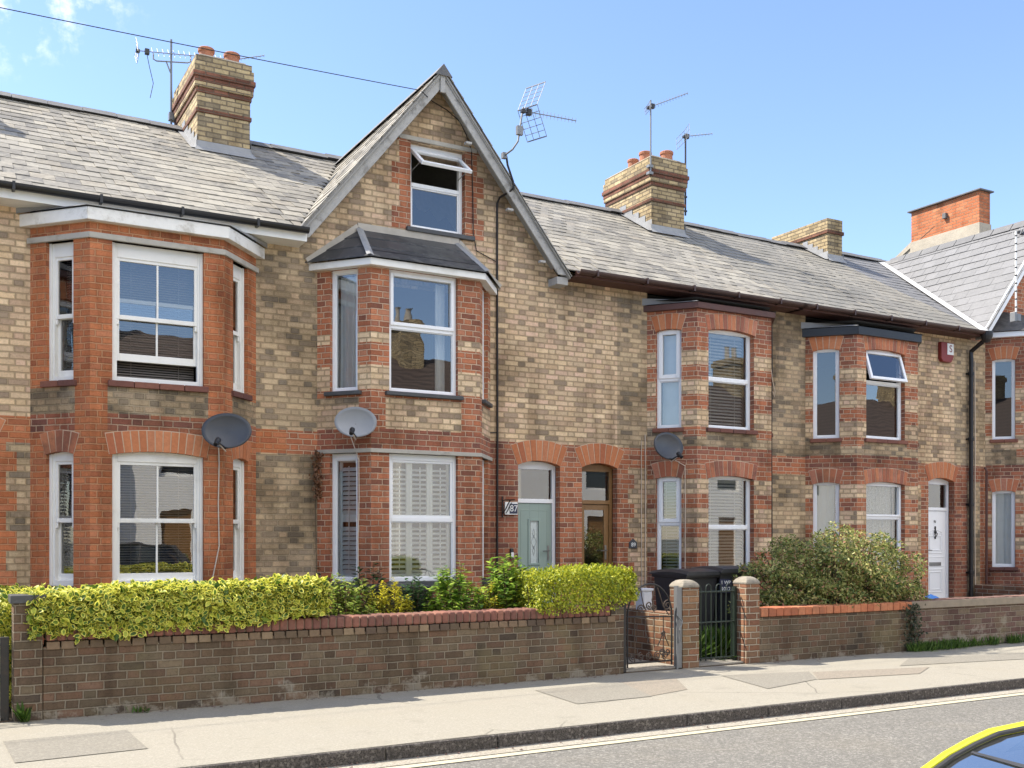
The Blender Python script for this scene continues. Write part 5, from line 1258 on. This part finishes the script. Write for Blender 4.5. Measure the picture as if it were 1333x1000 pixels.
M['bark'] = plain('shrub_bark', (.085, .06, .038), .9, vary=.4, scale=30)
def box_hedge(r, x0, x1, y0, y1, z0f, z1f, n, L, mat, aspect, depth=.05, rough=.03, fuzz=.0, core=None, front_over=0):
    """leaves spread through the outer shell of a clipped hedge"""
    dx, dy = x1-x0, y1-y0; h = float(np.mean([z1f(np.array([(x0+x1)/2]))-z0f(np.array([(x0+x1)/2]))])); A = np.array([dx*dy, dx*h, dx*h*.7, dy*h, dy*h]); k = RNG.choice(5, n, p=A/A.sum())
    a, b = RNG.random(n), RNG.random(n); P = np.zeros((n, 3)); Nn = np.zeros((n, 3)); xs = x0+a*dx; ys = y0+b*dy
    for f in range(5):
        m = k == f
        if f == 0: P[m] = np.stack([xs[m], y0+b[m]*dy, z1f(xs[m])], 1); Nn[m] = (0, 0, 1)
        elif f in (1, 2):
            zz = z0f(xs[m])+(z1f(xs[m])-z0f(xs[m]))*b[m]; P[m] = np.stack([xs[m], np.full(m.sum(), y0 if f == 1 else y1), zz], 1); Nn[m] = (0, -1 if f == 1 else 1, 0)
        else:
            X = np.full(m.sum(), x0 if f == 3 else x1); zz = z0f(X)+(z1f(X)-z0f(X))*b[m]; P[m] = np.stack([X, y0+a[m]*dy, zz], 1); Nn[m] = (-1 if f == 3 else 1, 0, 0)
    # round the edges: pull corners inward
    cy, cz = (y0+y1)/2, z1f(P[:, 0])
    edge = np.clip((np.abs(P[:, 1]-cy)/(dy/2)-.72)/.28, 0, 1)*np.clip((P[:, 2]-(cz-.12))/.12, 0, 1); P[:, 2] -= edge*.045; P[:, 1] -= np.sign(P[:, 1]-cy)*edge*.035
    dep = np.minimum(RNG.exponential(depth, n), .30); off = lump(P, 7.)*rough + lump(P, 19., 2.)*rough*.5
    P += Nn*(off-dep)[:, None]
    N2 = Nn*.75 + np.array([0, -.08, .45]) + RNG.normal(0, .5, (n, 3)); T = RNG.normal(0, 1, (n, 3)) + np.array([0, -.3, .35])
    if fuzz: m = (k == 0) & (RNG.random(n) < fuzz); P[m, 2] += RNG.random(m.sum())*.06; N2[m] = RNG.normal(0, 1, (m.sum(), 3)); T[m] = np.array([0, 0, 1.])+RNG.normal(0, .35, (m.sum(), 3))
    size = L*(.5+.85*RNG.random(n)**1.3)
    leafmesh('foliage', P, N2, T, size, mat, aspect, r)
    bx = np.linspace(x0+.1, x1-.1, max(4, int(dx/.12))); yb = (y0+y1)/2
    twigs(r, [(x, max(yb, 9.62), 0.0) for x in bx], [(x+random.uniform(-.15, .15), yb+random.uniform(-dy*.35, dy*.35), float(z1f(np.array([x]))[0])-.12) for x in bx], .012)
cst = lambda v: (lambda x: np.full(np.shape(x), v))
M['euon'] = leaf_mat('variegated_leaf', [(0, (.045, .095, .014)), (.5, (.09, .16, .02)), (.8, (.26, .33, .035)), (1, (.50, .52, .06))], [(0, (.70, .66, .09)), (.6, (.76, .72, .15)), (1, (.62, .60, .07))], mw=(.24, .44), amount=.90, trans=.33)
M['priv'] = leaf_mat('golden_privet_leaf', [(0, (.12, .17, .014)), (.4, (.25, .30, .02)), (.75, (.44, .45, .03)), (1, (.56, .55, .05))], trans=.3)
M['laur'] = leaf_mat('fresh_laurel_leaf', [(0, (.06, .13, .02)), (.4, (.14, .25, .03)), (.75, (.28, .40, .05)), (1, (.38, .48, .08))], trans=.32, rough=.35)
M['dkla'] = leaf_mat('dark_laurel_leaf', [(0, (.018, .045, .014)), (.6, (.03, .07, .02)), (1, (.05, .10, .028))], rough=.35)
M['spot'] = leaf_mat('spotted_leaf', [(0, (.10, .18, .03)), (.5, (.24, .32, .05)), (1, (.44, .46, .10))], [(0, (.40, .40, .09)), (1, (.45, .44, .12))], mw=(.6, .85), amount=.5)
M['yelo'] = leaf_mat('yellow_leaf', [(0, (.30, .30, .02)), (.6, (.48, .43, .025)), (1, (.55, .50, .06))], trans=.3)
M['oliv'] = leaf_mat('olive_leaf', [(0, (.045, .078, .018)), (.3, (.14, .185, .042)), (.62, (.31, .33, .095)), (.86, (.46, .43, .16)), (1, (.42, .16, .11))], trans=.3)
M['gras'] = leaf_mat('grass_blade', [(0, (.035, .075, .012)), (.6, (.07, .14, .02)), (1, (.13, .20, .035))], trans=.3)
M['ivy'] = leaf_mat('dark_creeper_leaf', [(0, (.02, .028, .012)), (.7, (.035, .05, .02)), (1, (.08, .07, .035))])
# variegated hedge hanging over the long wall
r = empty('variegated_hedge', (2.1, 9.75, 0), 'long clipped yellow and green variegated hedge spilling over the left end of the long wall', 'hedge', 'hedges in the front gardens')
low = lambda x: .675-.02*np.sin(x*6.)+.045*np.clip((x-1.8)/.6, 0, 1)+.09*np.clip((x-2.8)/.4, 0, 1)
box_hedge(r, .76, 3.27, 9.27, 10.05, low, lambda x: 1.05+.02*(x-.8)+.006*np.sin(x*5), 24000, .064, M['euon'], .58, depth=.07, rough=.022)
n_ = 6000; P = np.stack([.33+.45*RNG.random(n_), 9.60+1.1*RNG.random(n_), .06+.99*RNG.random(n_)], 1); Nn = nrmz(np.stack([(P[:, 0]-.56)*3, (P[:, 1]-10.2)*1.0, (P[:, 2]-.45)*1.2], 1))
leafmesh('foliage', P, Nn+RNG.normal(0, .5, (n_, 3)), RNG.normal(0, 1, (n_, 3)), .05*(.7+.6*RNG.random(n_)), M['euon'], .62, r)
r = empty('golden_hedge', (6.2, 9.65, 0), 'clipped golden green privet hedge at the gate end of the long wall', 'hedge', 'hedges in the front gardens')
box_hedge(r, 5.58, 6.84, 9.27, 9.95, lambda x: .70+.10*np.clip((x-6.5)/.3, 0, 1), lambda x: 1.10+.04*(x-5.6), 17000, .030, M['priv'], .58, depth=.05, rough=.03, fuzz=.5)
def whorls(name, c, rx, ry, h, nshoot, L, mat, aspect, label, cat='shrub', group='shrubs behind the long wall', per=11, z0=.1):
    r = empty(name, (c[0], c[1], 0), label, cat, group); th = RNG.random(nshoot)*2*pi; ph = np.arccos(1-RNG.random(nshoot)*.95); k = .72+.33*RNG.random(nshoot)
    tip = np.stack([c[0]+rx*np.sin(ph)*np.cos(th)*k, c[1]+ry*np.sin(ph)*np.sin(th)*k, z0+(h-z0)*(.25+.75*np.cos(ph))*k], 1)
    base = np.array([[c[0], c[1], .05]])+RNG.normal(0, .04, (nshoot, 3))*np.array([1, 1, 0]); D_ = nrmz(tip-base + np.array([0, 0, .25])); P = []; N = []; T = []; Ls = []
    for i in range(per):
        f = i/(per-1.); p = tip - D_*((1-f)*L*1.7); a = RNG.random(nshoot)*2*pi; s = nrmz(np.cross(D_, np.array([.3, .5, .2])+RNG.normal(0, .1, (nshoot, 3)))); u = np.cross(D_, s)
        out = s*np.cos(a)[:, None]+u*np.sin(a)[:, None]; t = nrmz(out*(1.15-f*.75)+D_*(.35+f*.8)+np.array([0, 0, -.12])+RNG.normal(0, .12, (nshoot, 3))); nn = D_*1.0-out*.25+RNG.normal(0, .15, (nshoot, 3))
        P.append(p); N.append(nn); T.append(t); Ls.append(L*(.65+.5*RNG.random(nshoot))*(1-.25*f))
    leafmesh('foliage', np.concatenate(P), np.concatenate(N), np.concatenate(T), np.concatenate(Ls), mat, aspect, r)
    m = MB()
    for i in range(0, nshoot, 2):
        b, t = Vector(base[i]), Vector(tip[i]); m.tube([b, b.lerp(t, .5)+Vector((0, 0, .03)), t], [.009, .007, .003], 4)
    m.build('stem', M['bark'], r); return r
whorls('laurel_shrub', (3.55, 10.75), .45, .35, 1.20, 60, .12, M['dkla'], .36, 'dark green long leaved shrub against the wall between the two left bays')
whorls('laurel_shrub', (4.35, 11.0), .38, .3, 1.30, 50, .12, M['dkla'], .36, 'tall dark green shrub in front of the narrow shuttered side window')
whorls('spotted_shrub', (3.66, 9.80), .42, .30, 1.16, 260, .080, M['spot'], .50, 'pale spotted leaved shrub just right of the variegated hedge')
whorls('yellow_shrub', (4.10, 9.78), .34, .26, 1.06, 330, .058, M['yelo'], .48, 'bright yellow leaved shrub, the larger of the two yellow ones')
whorls('laurel_shrub', (4.46, 9.95), .28, .25, 1.14, 110, .10, M['dkla'], .42, 'dark green shrub between the bright yellow one and the lime laurel')
whorls('lime_laurel', (4.86, 9.80), .42, .30, 1.22, 210, .115, M['laur'], .44, 'glossy lime green laurel in front of the shuttered bay window')
whorls('yellow_shrub', (5.26, 9.80), .22, .2, 1.04, 130, .05, M['yelo'], .46, 'small sparse yellow shrub, the lesser of the two yellow ones')
whorls('lime_laurel', (5.56, 9.95), .44, .36, 1.30, 250, .115, M['laur'], .44, 'glossy green laurel crowding the left end of the golden hedge')
# big olive bush
r = empty('olive_bush', (10.6, 10.0, 0), 'big loose olive and reddish bush behind the orange topped wall', 'bush')
P = []; Nn = []
blobs = [(9.75, 10.05, .80, .62, .55, .60), (10.25, 10.0, 1.02, .62, .6, .55), (10.75, 9.95, 1.05, .66, .6, .56), (11.25, 9.95, .98, .60, .55, .56), (11.65, 9.95, .86, .42, .48, .58), (10.5, 9.75, .78, .70, .45, .42), (11.2, 9.72, .76, .60, .42, .42), (9.45, 10.0, .66, .40, .45, .42)]
for bx, by, bz, ax, ay, az in blobs:
    n = int(7200*ax*az/.36); d = nrmz(RNG.normal(0, 1, (n, 3))); k = 1-RNG.exponential(.11, n); p = np.array([[bx, by, bz]])+d*np.array([[ax, ay, az]])*k[:, None]; p += d*(lump(p, 7., 1.)*.13+lump(p, 19., 3.)*.06)[:, None]
    P.append(p); Nn.append(d)
P = np.concatenate(P); Nn = np.concatenate(Nn); keep = (P[:, 2] > .45) & (P[:, 1] > 9.22) & ~((P[:, 1] < 9.6) & (P[:, 2] < .63)); P, Nn = P[keep], Nn[keep]
gap = lump(P, 9.5, 5.)+.5*lump(P, 23., 1.); keep = gap > -.45; P, Nn = P[keep], Nn[keep]; n = len(P)
leafmesh('foliage', P, Nn*.6+np.array([0, 0, .35])+RNG.normal(0, .6, (n, 3)), RNG.normal(0, 1, (n, 3))+Nn*.7, .045*(.5+.9*RNG.random(n)), M['oliv'], .42, r)
tp = [(b[0]+random.uniform(-.4, .4), b[1]+random.uniform(-.3, .3), b[2]+random.uniform(.1, .52)) for b in blobs for _ in range(9)]
twigs(r, [(10.6+random.uniform(-.5, .5), 10.0+random.uniform(-.1, .1), 0) for _ in tp], tp, .014)
# weeds, grass and creeper
def tuft(name, spots, label, cat=None, mat='gras', kind=None, blade=.12, n=60, spread=.06, aspect=.09, group=None):
    r = empty(name, (spots[0][0], spots[0][1], 0), label, cat, group); P = []
    for x, y, z, s in spots: P.append(np.array([[x, y, z]])+RNG.normal(0, 1, (int(n*s), 3))*np.array([spread*s, spread*.5*s, 0]))
    P = np.concatenate(P); k = len(P); T = np.array([0, 0, 1.])+RNG.normal(0, .45, (k, 3)); N = np.cross(T, RNG.normal(0, 1, (k, 3)))
    leafmesh('blades', P, N, T, blade*(.5+RNG.random(k)), M[mat], aspect, r); return r
o = tuft('grass', [(7.95+.12*i, 9.85+.07*(i % 4), .02, 1.5) for i in range(10)], 'long green grass growing behind the hoop topped gate', 'grass', blade=.30, n=90); 
def stuff_of(o): o['kind'] = 'stuff'; [c.__setitem__('kind', 'stuff') for c in o.children]
stuff_of(o)
tuft('weed', [(.70, 9.28, 0, .6)], 'small green weed at the foot of the left pillar', 'weed', blade=.13, n=60, spread=.035, aspect=.22, group='weeds at the foot of the walls')
tuft('weed', [(1.62, 9.30, 0, .5)], 'low flat weed at the base of the long wall', 'weed', blade=.06, n=40, spread=.07, aspect=.25, group='weeds at the foot of the walls')
o = tuft('verge_grass', [(11.32+.09*i+random.uniform(-.05, .05), 9.24+.05*(i % 3), 0, 1.0+.7*abs(sin(i*.9))) for i in range(12)] + [(12.5+.19*i+random.uniform(-.12, .12), 9.29, 0, random.uniform(.3, 1.1)) for i in range(15)], 'bright green weeds and grass along the base of the purplish wall', 'grass', blade=.11, n=70); stuff_of(o)
r = empty('creeper', (11.45, 9.3, 0), 'thin dark creeper climbing the joint between the orange topped and purplish walls', 'creeper')
n_ = 420; P = np.stack([11.36+RNG.normal(0, .085, n_), 9.31-.03*RNG.random(n_), .62*RNG.random(n_)**.9], 1); leafmesh('foliage', P, np.array([0, -1., .3])+RNG.normal(0, .45, (n_, 3)), RNG.normal(0, 1, (n_, 3)), .035*(.6+.8*RNG.random(n_)), M['ivy'], .7, r)
m = MB(); m.tube([(11.38, 9.31, 0), (11.34, 9.315, .25), (11.40, 9.315, .45), (11.36, 9.315, .6)], .006, 5); m.tube([(11.42, 9.31, 0), (11.48, 9.315, .3), (11.44, 9.315, .5)], .005, 5); m.build('stem', M['bark'], r)
r = empty('creeper', (4.40, 12.9, 0), 'dry brown creeper in the corner left of the gabled house bay', 'creeper')
n_ = 170; P = np.stack([4.42+RNG.normal(0, .03, n_), 12.94-.04*RNG.random(n_), 2.0+.62*RNG.random(n_)], 1); M['dry'] = leaf_mat('dry_leaf', [(0, (.10, .045, .02)), (1, (.2, .10, .05))]); leafmesh('foliage', P, np.array([0, -1., .3])+RNG.normal(0, .45, (n_, 3)), RNG.normal(0, 1, (n_, 3)), .05*(.6+.8*RNG.random(n_)), M['dry'], .5, r)
m = MB(); m.tube([(4.41, 12.97, 0), (4.43, 12.97, 1.0), (4.41, 12.96, 2.0), (4.43, 12.96, 2.6)], .006, 5); m.build('stem', M['bark'], r)
# fallen leaves and grit at the wall foot
m = MB()
for i in range(150):
    x = random.uniform(.9, 6.6) if i < 110 else random.uniform(8.7, 11.3); y = 9.31-abs(random.gauss(0, .05)); s = random.uniform(.008, .024); a = random.uniform(0, 6.3)
    m.face([(x+s*cos(a+q), y+s*.7*sin(a+q), .006+.006*(k % 2)) for k, q in enumerate((0, 1.6, 3.1, 4.7))])
for i in range(160):
    x = random.uniform(2, 16); y = 6.89-abs(random.gauss(0, .07)); s = random.uniform(.006, .018); a = random.uniform(0, 6.3)
    m.face([(x+s*cos(a+q), y+s*.7*sin(a+q), -.090+.008*(k % 2)) for k, q in enumerate((0, 1.6, 3.1, 4.7))])
tag(m.build('leaf_litter', M['litter'] if 'litter' in M else M['copd'], loc=(0, 0, 0)), 'dry leaves and grit scattered along the wall foot and kerb', 'litter', kind='stuff')

# ------------------------------------------------------------------ yellow car by the camera
car = empty('parked_car', (3.4, 1.0, -.10), 'bright yellow car in the near lane, only its windscreen corner in frame', 'car')
def loft(m, secs, mi=0):
    k = len(secs[0]); vs = [p for s in secs for p in s]; fs = []
    for i in range(len(secs)-1):
        for j in range(k-1): fs.append((i*k+j, i*k+j+1, (i+1)*k+j+1, (i+1)*k+j))
    m.add(vs, fs, mi)
CY = 1.0
def bodysec(x, hw, zb, zt, crown):      # right to left over the top
    h = [(-hw*.93, zb), (-hw, zb+(zt-zb)*.35), (-hw*.985, zb+(zt-zb)*.75), (-hw*.93, zt-.03), (-hw*.6, zt+crown*.6), (0, zt+crown)]
    h += [(-a, b) for a, b in h[-2::-1]]
    return [(x, CY+y, z) for y, z in h]
m = MB(); st = [(1.16, .60, .20, .52, .0), (1.22, .74, .16, .62, .01), (1.45, .84, .12, .72, .02), (1.9, .865, .12, .80, .03), (2.25, .87, .12, .865, .02), (3.0, .875, .12, .90, 0), (4.2, .875, .12, .93, 0), (4.9, .86, .14, .95, .0), (5.15, .80, .22, .90, 0), (5.22, .70, .30, .70, 0)]
loft(m, [bodysec(*s) for s in st]); m.face([p for p in bodysec(*st[0])]); m.face([p for p in bodysec(*st[-1])][::-1])
body = m.build('body', M['caryel'], car, smooth=True)
pil = [(2.21, .85, .842), (2.274, .848, .872), (2.377, .843, .915), (2.451, .828, .944), (2.52, .81, .968), (2.628, .772, .986), (2.80, .735, 1.06), (3.05, .68, 1.18), (3.3, .64, 1.27), (3.45, .62, 1.31)]
for s in (-1, 1):
    m = MB(); m.tube([(x, CY+s*y, z) for x, y, z in pil], [.013]*3+[.014]*7, 8); m.build('windscreen_pillar', M['caryel'], car, smooth=True)
m = MB(); m.tube([(x-.004, CY+y-.026, z+.004) for x, y, z in pil], .007, 6); m.build('window_seal', M['dark'], car)
m = MB(); rows = []
for x, y, z in pil:
    rows.append([(x-.13*(1-(j/4.)**2)*(1 if x < 3 else .5), CY+y*j/4.*.985, z+.012-.004*abs(j)) for j in range(-4, 5)])
loft(m, rows); g = m.build('windscreen', M['carglass'], car, smooth=True)
m = MB()
def on_glass(t, q):      # a point lying on the windscreen, t up the glass and q across it
    q = (q+4); k = min(7, int(q)); a, b = (Vector(rows[i_][k]).lerp(Vector(rows[i_][k+1]), q-k) for i_ in (2, 3)); return a.lerp(b, t) + Vector((-.001, 0, .0035))
bl = [(3.85, .62), (3.0, .60), (2.0, .57), (1.0, .52), (0., .46), (-1.5, .36)]; w0 = [.05, .09, .11, .13, .15, .17]
for n_ in range(len(bl)-1):
    (qa, ta), (qb, tb) = bl[n_], bl[n_+1]; m.face([on_glass(ta-w0[n_], qa), on_glass(tb-w0[n_+1], qb), on_glass(tb+w0[n_+1], qb), on_glass(ta+w0[n_], qa)][::-1])
m.build('wiper', M['dark'], g)
m = MB(); rf = []
for x, hw, z in ((3.40, .625, 1.315), (3.6, .61, 1.345), (4.0, .60, 1.36), (4.5, .59, 1.34), (4.75, .58, 1.30)): rf.append([(x, CY+hw*j/4., z-.03*(j/4.)**2+.02) for j in range(-4, 5)])
loft(m, rf); m.build('roof', M['dark'], car, smooth=True)
rf2 = [rf[-1], [(5.0, CY+.66*j/4., 1.12) for j in range(-4, 5)], [(5.12, CY+.72*j/4., .93) for j in range(-4, 5)]]
m = MB(); loft(m, rf2); m.build('rear_window', M['carglass'], car, smooth=True)
for s in (-1, 1):
    up = [(2.66, .75, .985), (3.05, .66, 1.15), (3.45, .615, 1.31), (4.0, .595, 1.335), (4.5, .585, 1.32), (4.75, .575, 1.29)]; lo = [(2.62, .84, .90), (3.05, .85, .90), (3.45, .85, .91), (4.0, .85, .92), (4.5, .845, .93), (5.0, .80, .94)]
    m = MB(); loft(m, [[(x, CY+s*y, z) for x, y, z in lo], [(x, CY+s*y, z) for x, y, z in up]]); m.build('side_window', M['carglass'], car)
    m = MB(); m.tube([(4.0, CY+s*.853, .92), (4.05, CY+s*.60, 1.34)], .03, 6); m.tube([(5.02, CY+s*.80, .94), (4.76, CY+s*.58, 1.30)], .05, 6); m.tube([(3.45, CY+s*.62, 1.315), (4.0, CY+s*.60, 1.345), (4.5, CY+s*.59, 1.33), (4.76, CY+s*.58, 1.30)], .025, 6); m.build('door_pillar', M['dark'], car)
    m = MB(); m.lathe((3.22, CY+s*.93, .98), [(.02, -.06), (.075, -.04), (.085, .02), (.06, .07)], 12, ax=(-1, 0, 0)); m.tube([(3.24, CY+s*.86, .93), (3.22, CY+s*.92, .96)], .02, 6); m.build('wing_mirror', M['caryel'], car, smooth=True)
    m = MB(); m.lathe((1.31, CY+s*.66, .60), [(.0, -.03), (.08, -.02), (.10, .0), (.06, .05)], 14, ax=(-.8, s*.3, .3)); m.build('headlight', M['lamp'], car, smooth=True)
    for x in (1.98, 4.42):
        m = MB(); m.lathe((x, CY+s*.79, .21), [(.19, -.10), (.30, -.10), (.31, -.06), (.31, .06), (.30, .095), (.21, .10)], 28, ax=(0, s, 0)); w_ = m.build('wheel', M['tyre'], car)
        m = MB(); m.lathe((x, CY+s*.79, .21), [(.05, .06), (.20, .07), (.21, .105), (.19, .11), (.06, .085), (.05, .10), (.0, .10)], 20, ax=(0, s, 0)); m.build('rim', M['steel'], w_)
m = MB(); m.box(2.35, 4.9, CY-.75, CY+.75, .30, .60); m.box(2.25, 2.75, CY-.78, CY+.78, .70, .84); m.box(3.3, 3.5, CY-.6, CY-.1, .5, 1.05); m.box(3.3, 3.5, CY+.1, CY+.6, .5, 1.05); m.build('interior', M['dark'], car, bevel=.03)

# ------------------------------------------------------------------ houses across the road (behind the camera, seen in the window glass)
def tiles(name, c):
    t = NT(name); P = t.pos(); w = t.n('ShaderNodeTexWave', bands_direction='Z'); w.inputs['Scale'].default_value = 1.6; t.l(P, w.inputs['Vector']); k = t.math('ADD', .6, t.math('MULTIPLY', w.outputs[1], .5))
    return t.set(t.mix(1.0, t.mix(t.noise(P, 6, 4), mulc(c, .6), mulc(c, 1.3)), t.comb(k, k, k), 'MULTIPLY'), .85)
M['rtile'] = tiles('red_roof_tile', (.085, .06, .048)); M['limew'] = plain('white_painted_brick', (.80, .79, .75), .8, vary=.06, scale=6, bump=.2)
M['dglass'] = plain('far_window_glass', (.03, .035, .04), .08, spec=.8)
def opp(x0):
    r = empty('house_across_road', (x0+2.6, -6.0, 0), 'white painted house across the road, mirrored in the window glass', 'house', 'houses across the road'); x1 = x0+5.2
    Fo = Seg((x1, -6.0), (x0, -6.0)); w = MB(); hs = [(.6, 1.7, .9, 2.4), (.6, 1.7, 3.3, 4.7), (3.0, 4.1, 3.3, 4.7), (3.2, 4.05, 0, 2.3)]
    panel(w, Fo, 0, 5.2, 0, 5.2, lambda u, v: 0, holes=hs); w.face([(x0, -14, 0), (x1, -14, 0), (x1, -14, 5.2), (x0, -14, 5.2)]); w.face([(x0, -6, 0), (x0, -6, 5.2), (x0, -10, 8), (x0, -14, 5.2), (x0, -14, 0)]); w.face([(x1, -6, 0), (x1, -14, 0), (x1, -14, 5.2), (x1, -10, 8), (x1, -6, 5.2)])
    w.box(x0+3.2, x0+5.0, -5.95, -5.5, 0, 5.0); w.build('wall', M['limew'], r)
    q = MB(); q.hexa([(x0, -5.6, 5.1), (x1, -5.6, 5.1), (x1, -10, 8.0), (x0, -10, 8.0), (x0, -5.6, 5.2), (x1, -5.6, 5.2), (x1, -10, 8.12), (x0, -10, 8.12)]); q.hexa([(x0, -10, 8.0), (x1, -10, 8.0), (x1, -14.4, 5.1), (x0, -14.4, 5.1), (x0, -10, 8.12), (x1, -10, 8.12), (x1, -14.4, 5.2), (x0, -14.4, 5.2)]); q.build('roof', M['rtile'], r)
    q = MB(); q.box(x0-.4, x0+.4, -10.6, -9.2, 7.2, 9.3); q.box(x0-.46, x0+.46, -10.66, -9.14, 9.0, 9.2); c = q.build('chimney', M['chim'], r)
    for k in (-.2, .2): p = MB(); p.lathe((x0+k, -9.9, 9.3), [(.12, 0), (.10, .5), (.12, .55)], 12); p.build('chimney_pot', M['cement'], c)
    for a, b, c0, d in hs[:3]:
        p = MB(); bars4(p, Fo, a, b, c0, d, .07, -.16, -.1); p.obox(Fo, a, b, -.16, -.1, (c0+d)/2-.03, (c0+d)/2+.03); wo = p.build('window', M['white'], r); g = MB(); g.face([Fo.pt(u, -.13, v) for u, v in ((a, c0), (b, c0), (b, d), (a, d))]); g.build('pane', M['dglass'], wo)
    p = MB(); p.obox(Fo, 3.2, 4.05, -.15, -.1, 0, 2.3); p.build('front_door', M['wood'], r)
    return r
o0 = opp(-16.0)
for i in range(1, 13):
    c = copy_tree(o0); c.location.x += 5.2*i
g = MB(); g.box(-30, 70, -14.5, -2.6, -.2, -.01); struct(g, 'far_side_gardens', M['path'])

# ------------------------------------------------------------------ sky, sun and camera
SUN = Vector((-1.25, 1.0, 1.95)).normalized(); el = math.asin(SUN.z); az = atan2(SUN.x, SUN.y)
w = bpy.data.worlds.new('World'); S.world = w; w.use_nodes = True; nt = w.node_tree; bg = nt.nodes['Background']
sky = nt.nodes.new('ShaderNodeTexSky'); sky.sky_type = 'NISHITA'; sky.sun_disc = False; sky.sun_elevation = el; sky.sun_rotation = az
sky.air_density = 1.0; sky.dust_density = .25; sky.ozone_density = 3.5; sky.altitude = 20
tc = nt.nodes.new('ShaderNodeTexCoord'); nz = nt.nodes.new('ShaderNodeTexNoise'); nz.inputs['Scale'].default_value = 34; nz.inputs['Detail'].default_value = 5; nz.inputs['Roughness'].default_value = .6
nt.links.new(tc.outputs['Generated'], nz.inputs['Vector'])
dt = nt.nodes.new('ShaderNodeVectorMath'); dt.operation = 'DOT_PRODUCT'; nt.links.new(tc.outputs['Generated'], dt.inputs[0]); dt.inputs[1].default_value = Vector((.03, .87, .50)).normalized()
mr = nt.nodes.new('ShaderNodeMapRange'); mr.inputs[1].default_value = .988; mr.inputs[2].default_value = .999; nt.links.new(dt.outputs['Value'], mr.inputs[0])
m1 = nt.nodes.new('ShaderNodeMapRange'); m1.interpolation_type = 'SMOOTHSTEP'; m1.inputs[1].default_value = .50; m1.inputs[2].default_value = .74; nt.links.new(nz.outputs[0], m1.inputs[0])
mm_ = nt.nodes.new('ShaderNodeMath'); mm_.operation = 'MULTIPLY'; nt.links.new(mr.outputs[0], mm_.inputs[0]); nt.links.new(m1.outputs[0], mm_.inputs[1])
mx = nt.nodes.new('ShaderNodeMix'); mx.data_type = 'RGBA'; nt.links.new(mm_.outputs[0], mx.inputs[0]); nt.links.new(sky.outputs[0], mx.inputs[6]); mx.inputs[7].default_value = (6.2, 6.3, 6.6, 1)
tn = nt.nodes.new('ShaderNodeMix'); tn.data_type = 'RGBA'; tn.blend_type = 'MULTIPLY'; tn.inputs[0].default_value = 1; nt.links.new(mx.outputs[2], tn.inputs[6]); tn.inputs[7].default_value = (1.03, .98, 1.0, 1)
# out-of-frame cloud bank behind the camera, added to fill the shaded house fronts
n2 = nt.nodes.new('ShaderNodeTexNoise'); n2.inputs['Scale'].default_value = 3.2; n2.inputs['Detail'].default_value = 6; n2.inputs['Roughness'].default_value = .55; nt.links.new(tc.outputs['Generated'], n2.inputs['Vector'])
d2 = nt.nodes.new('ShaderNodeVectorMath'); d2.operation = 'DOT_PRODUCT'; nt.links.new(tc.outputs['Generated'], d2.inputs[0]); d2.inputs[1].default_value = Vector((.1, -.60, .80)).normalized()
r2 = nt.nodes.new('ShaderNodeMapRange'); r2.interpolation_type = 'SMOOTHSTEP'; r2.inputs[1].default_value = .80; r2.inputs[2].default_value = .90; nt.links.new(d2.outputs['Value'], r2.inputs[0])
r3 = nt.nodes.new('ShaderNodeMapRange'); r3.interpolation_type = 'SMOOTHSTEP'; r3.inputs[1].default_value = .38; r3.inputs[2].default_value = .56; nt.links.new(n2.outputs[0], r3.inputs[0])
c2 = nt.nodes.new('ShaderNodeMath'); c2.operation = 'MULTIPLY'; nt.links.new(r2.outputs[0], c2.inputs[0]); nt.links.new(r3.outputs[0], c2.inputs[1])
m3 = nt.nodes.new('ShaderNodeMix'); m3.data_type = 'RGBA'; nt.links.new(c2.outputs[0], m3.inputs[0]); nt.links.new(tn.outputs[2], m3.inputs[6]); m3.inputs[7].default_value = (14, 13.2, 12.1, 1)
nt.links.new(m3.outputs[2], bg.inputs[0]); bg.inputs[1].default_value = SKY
ld = bpy.data.lights.new('Sun', 'SUN'); ld.energy = SUNE; ld.angle = radians(.5); ld.color = (1.0, .92, .79)
so = bpy.data.objects.new('sun', ld); COL.objects.link(so); so.rotation_euler = SUN.to_track_quat('Z', 'Y').to_euler(); so.location = (-10, 5, 20)
cd = bpy.data.cameras.new('camera'); co = bpy.data.objects.new('camera', cd); COL.objects.link(co); S.camera = co
F_PX = 1350.; A_ = atan2(F_PX, 3050.-667.); cd.sensor_width = 36; cd.lens = F_PX/1333.*36; cd.shift_y = 200/1333.; cd.clip_start = .05; cd.clip_end = 3000
co.location = (0, 0, 1.5); co.rotation_euler = (pi/2, 0, -A_)
S.view_settings.view_transform = 'Standard'; S.view_settings.look = 'None'; S.view_settings.exposure = EXPO; S.view_settings.gamma = 1
S.cycles.max_bounces = 8; S.cycles.transparent_max_bounces = 12; S.cycles.use_denoising = True
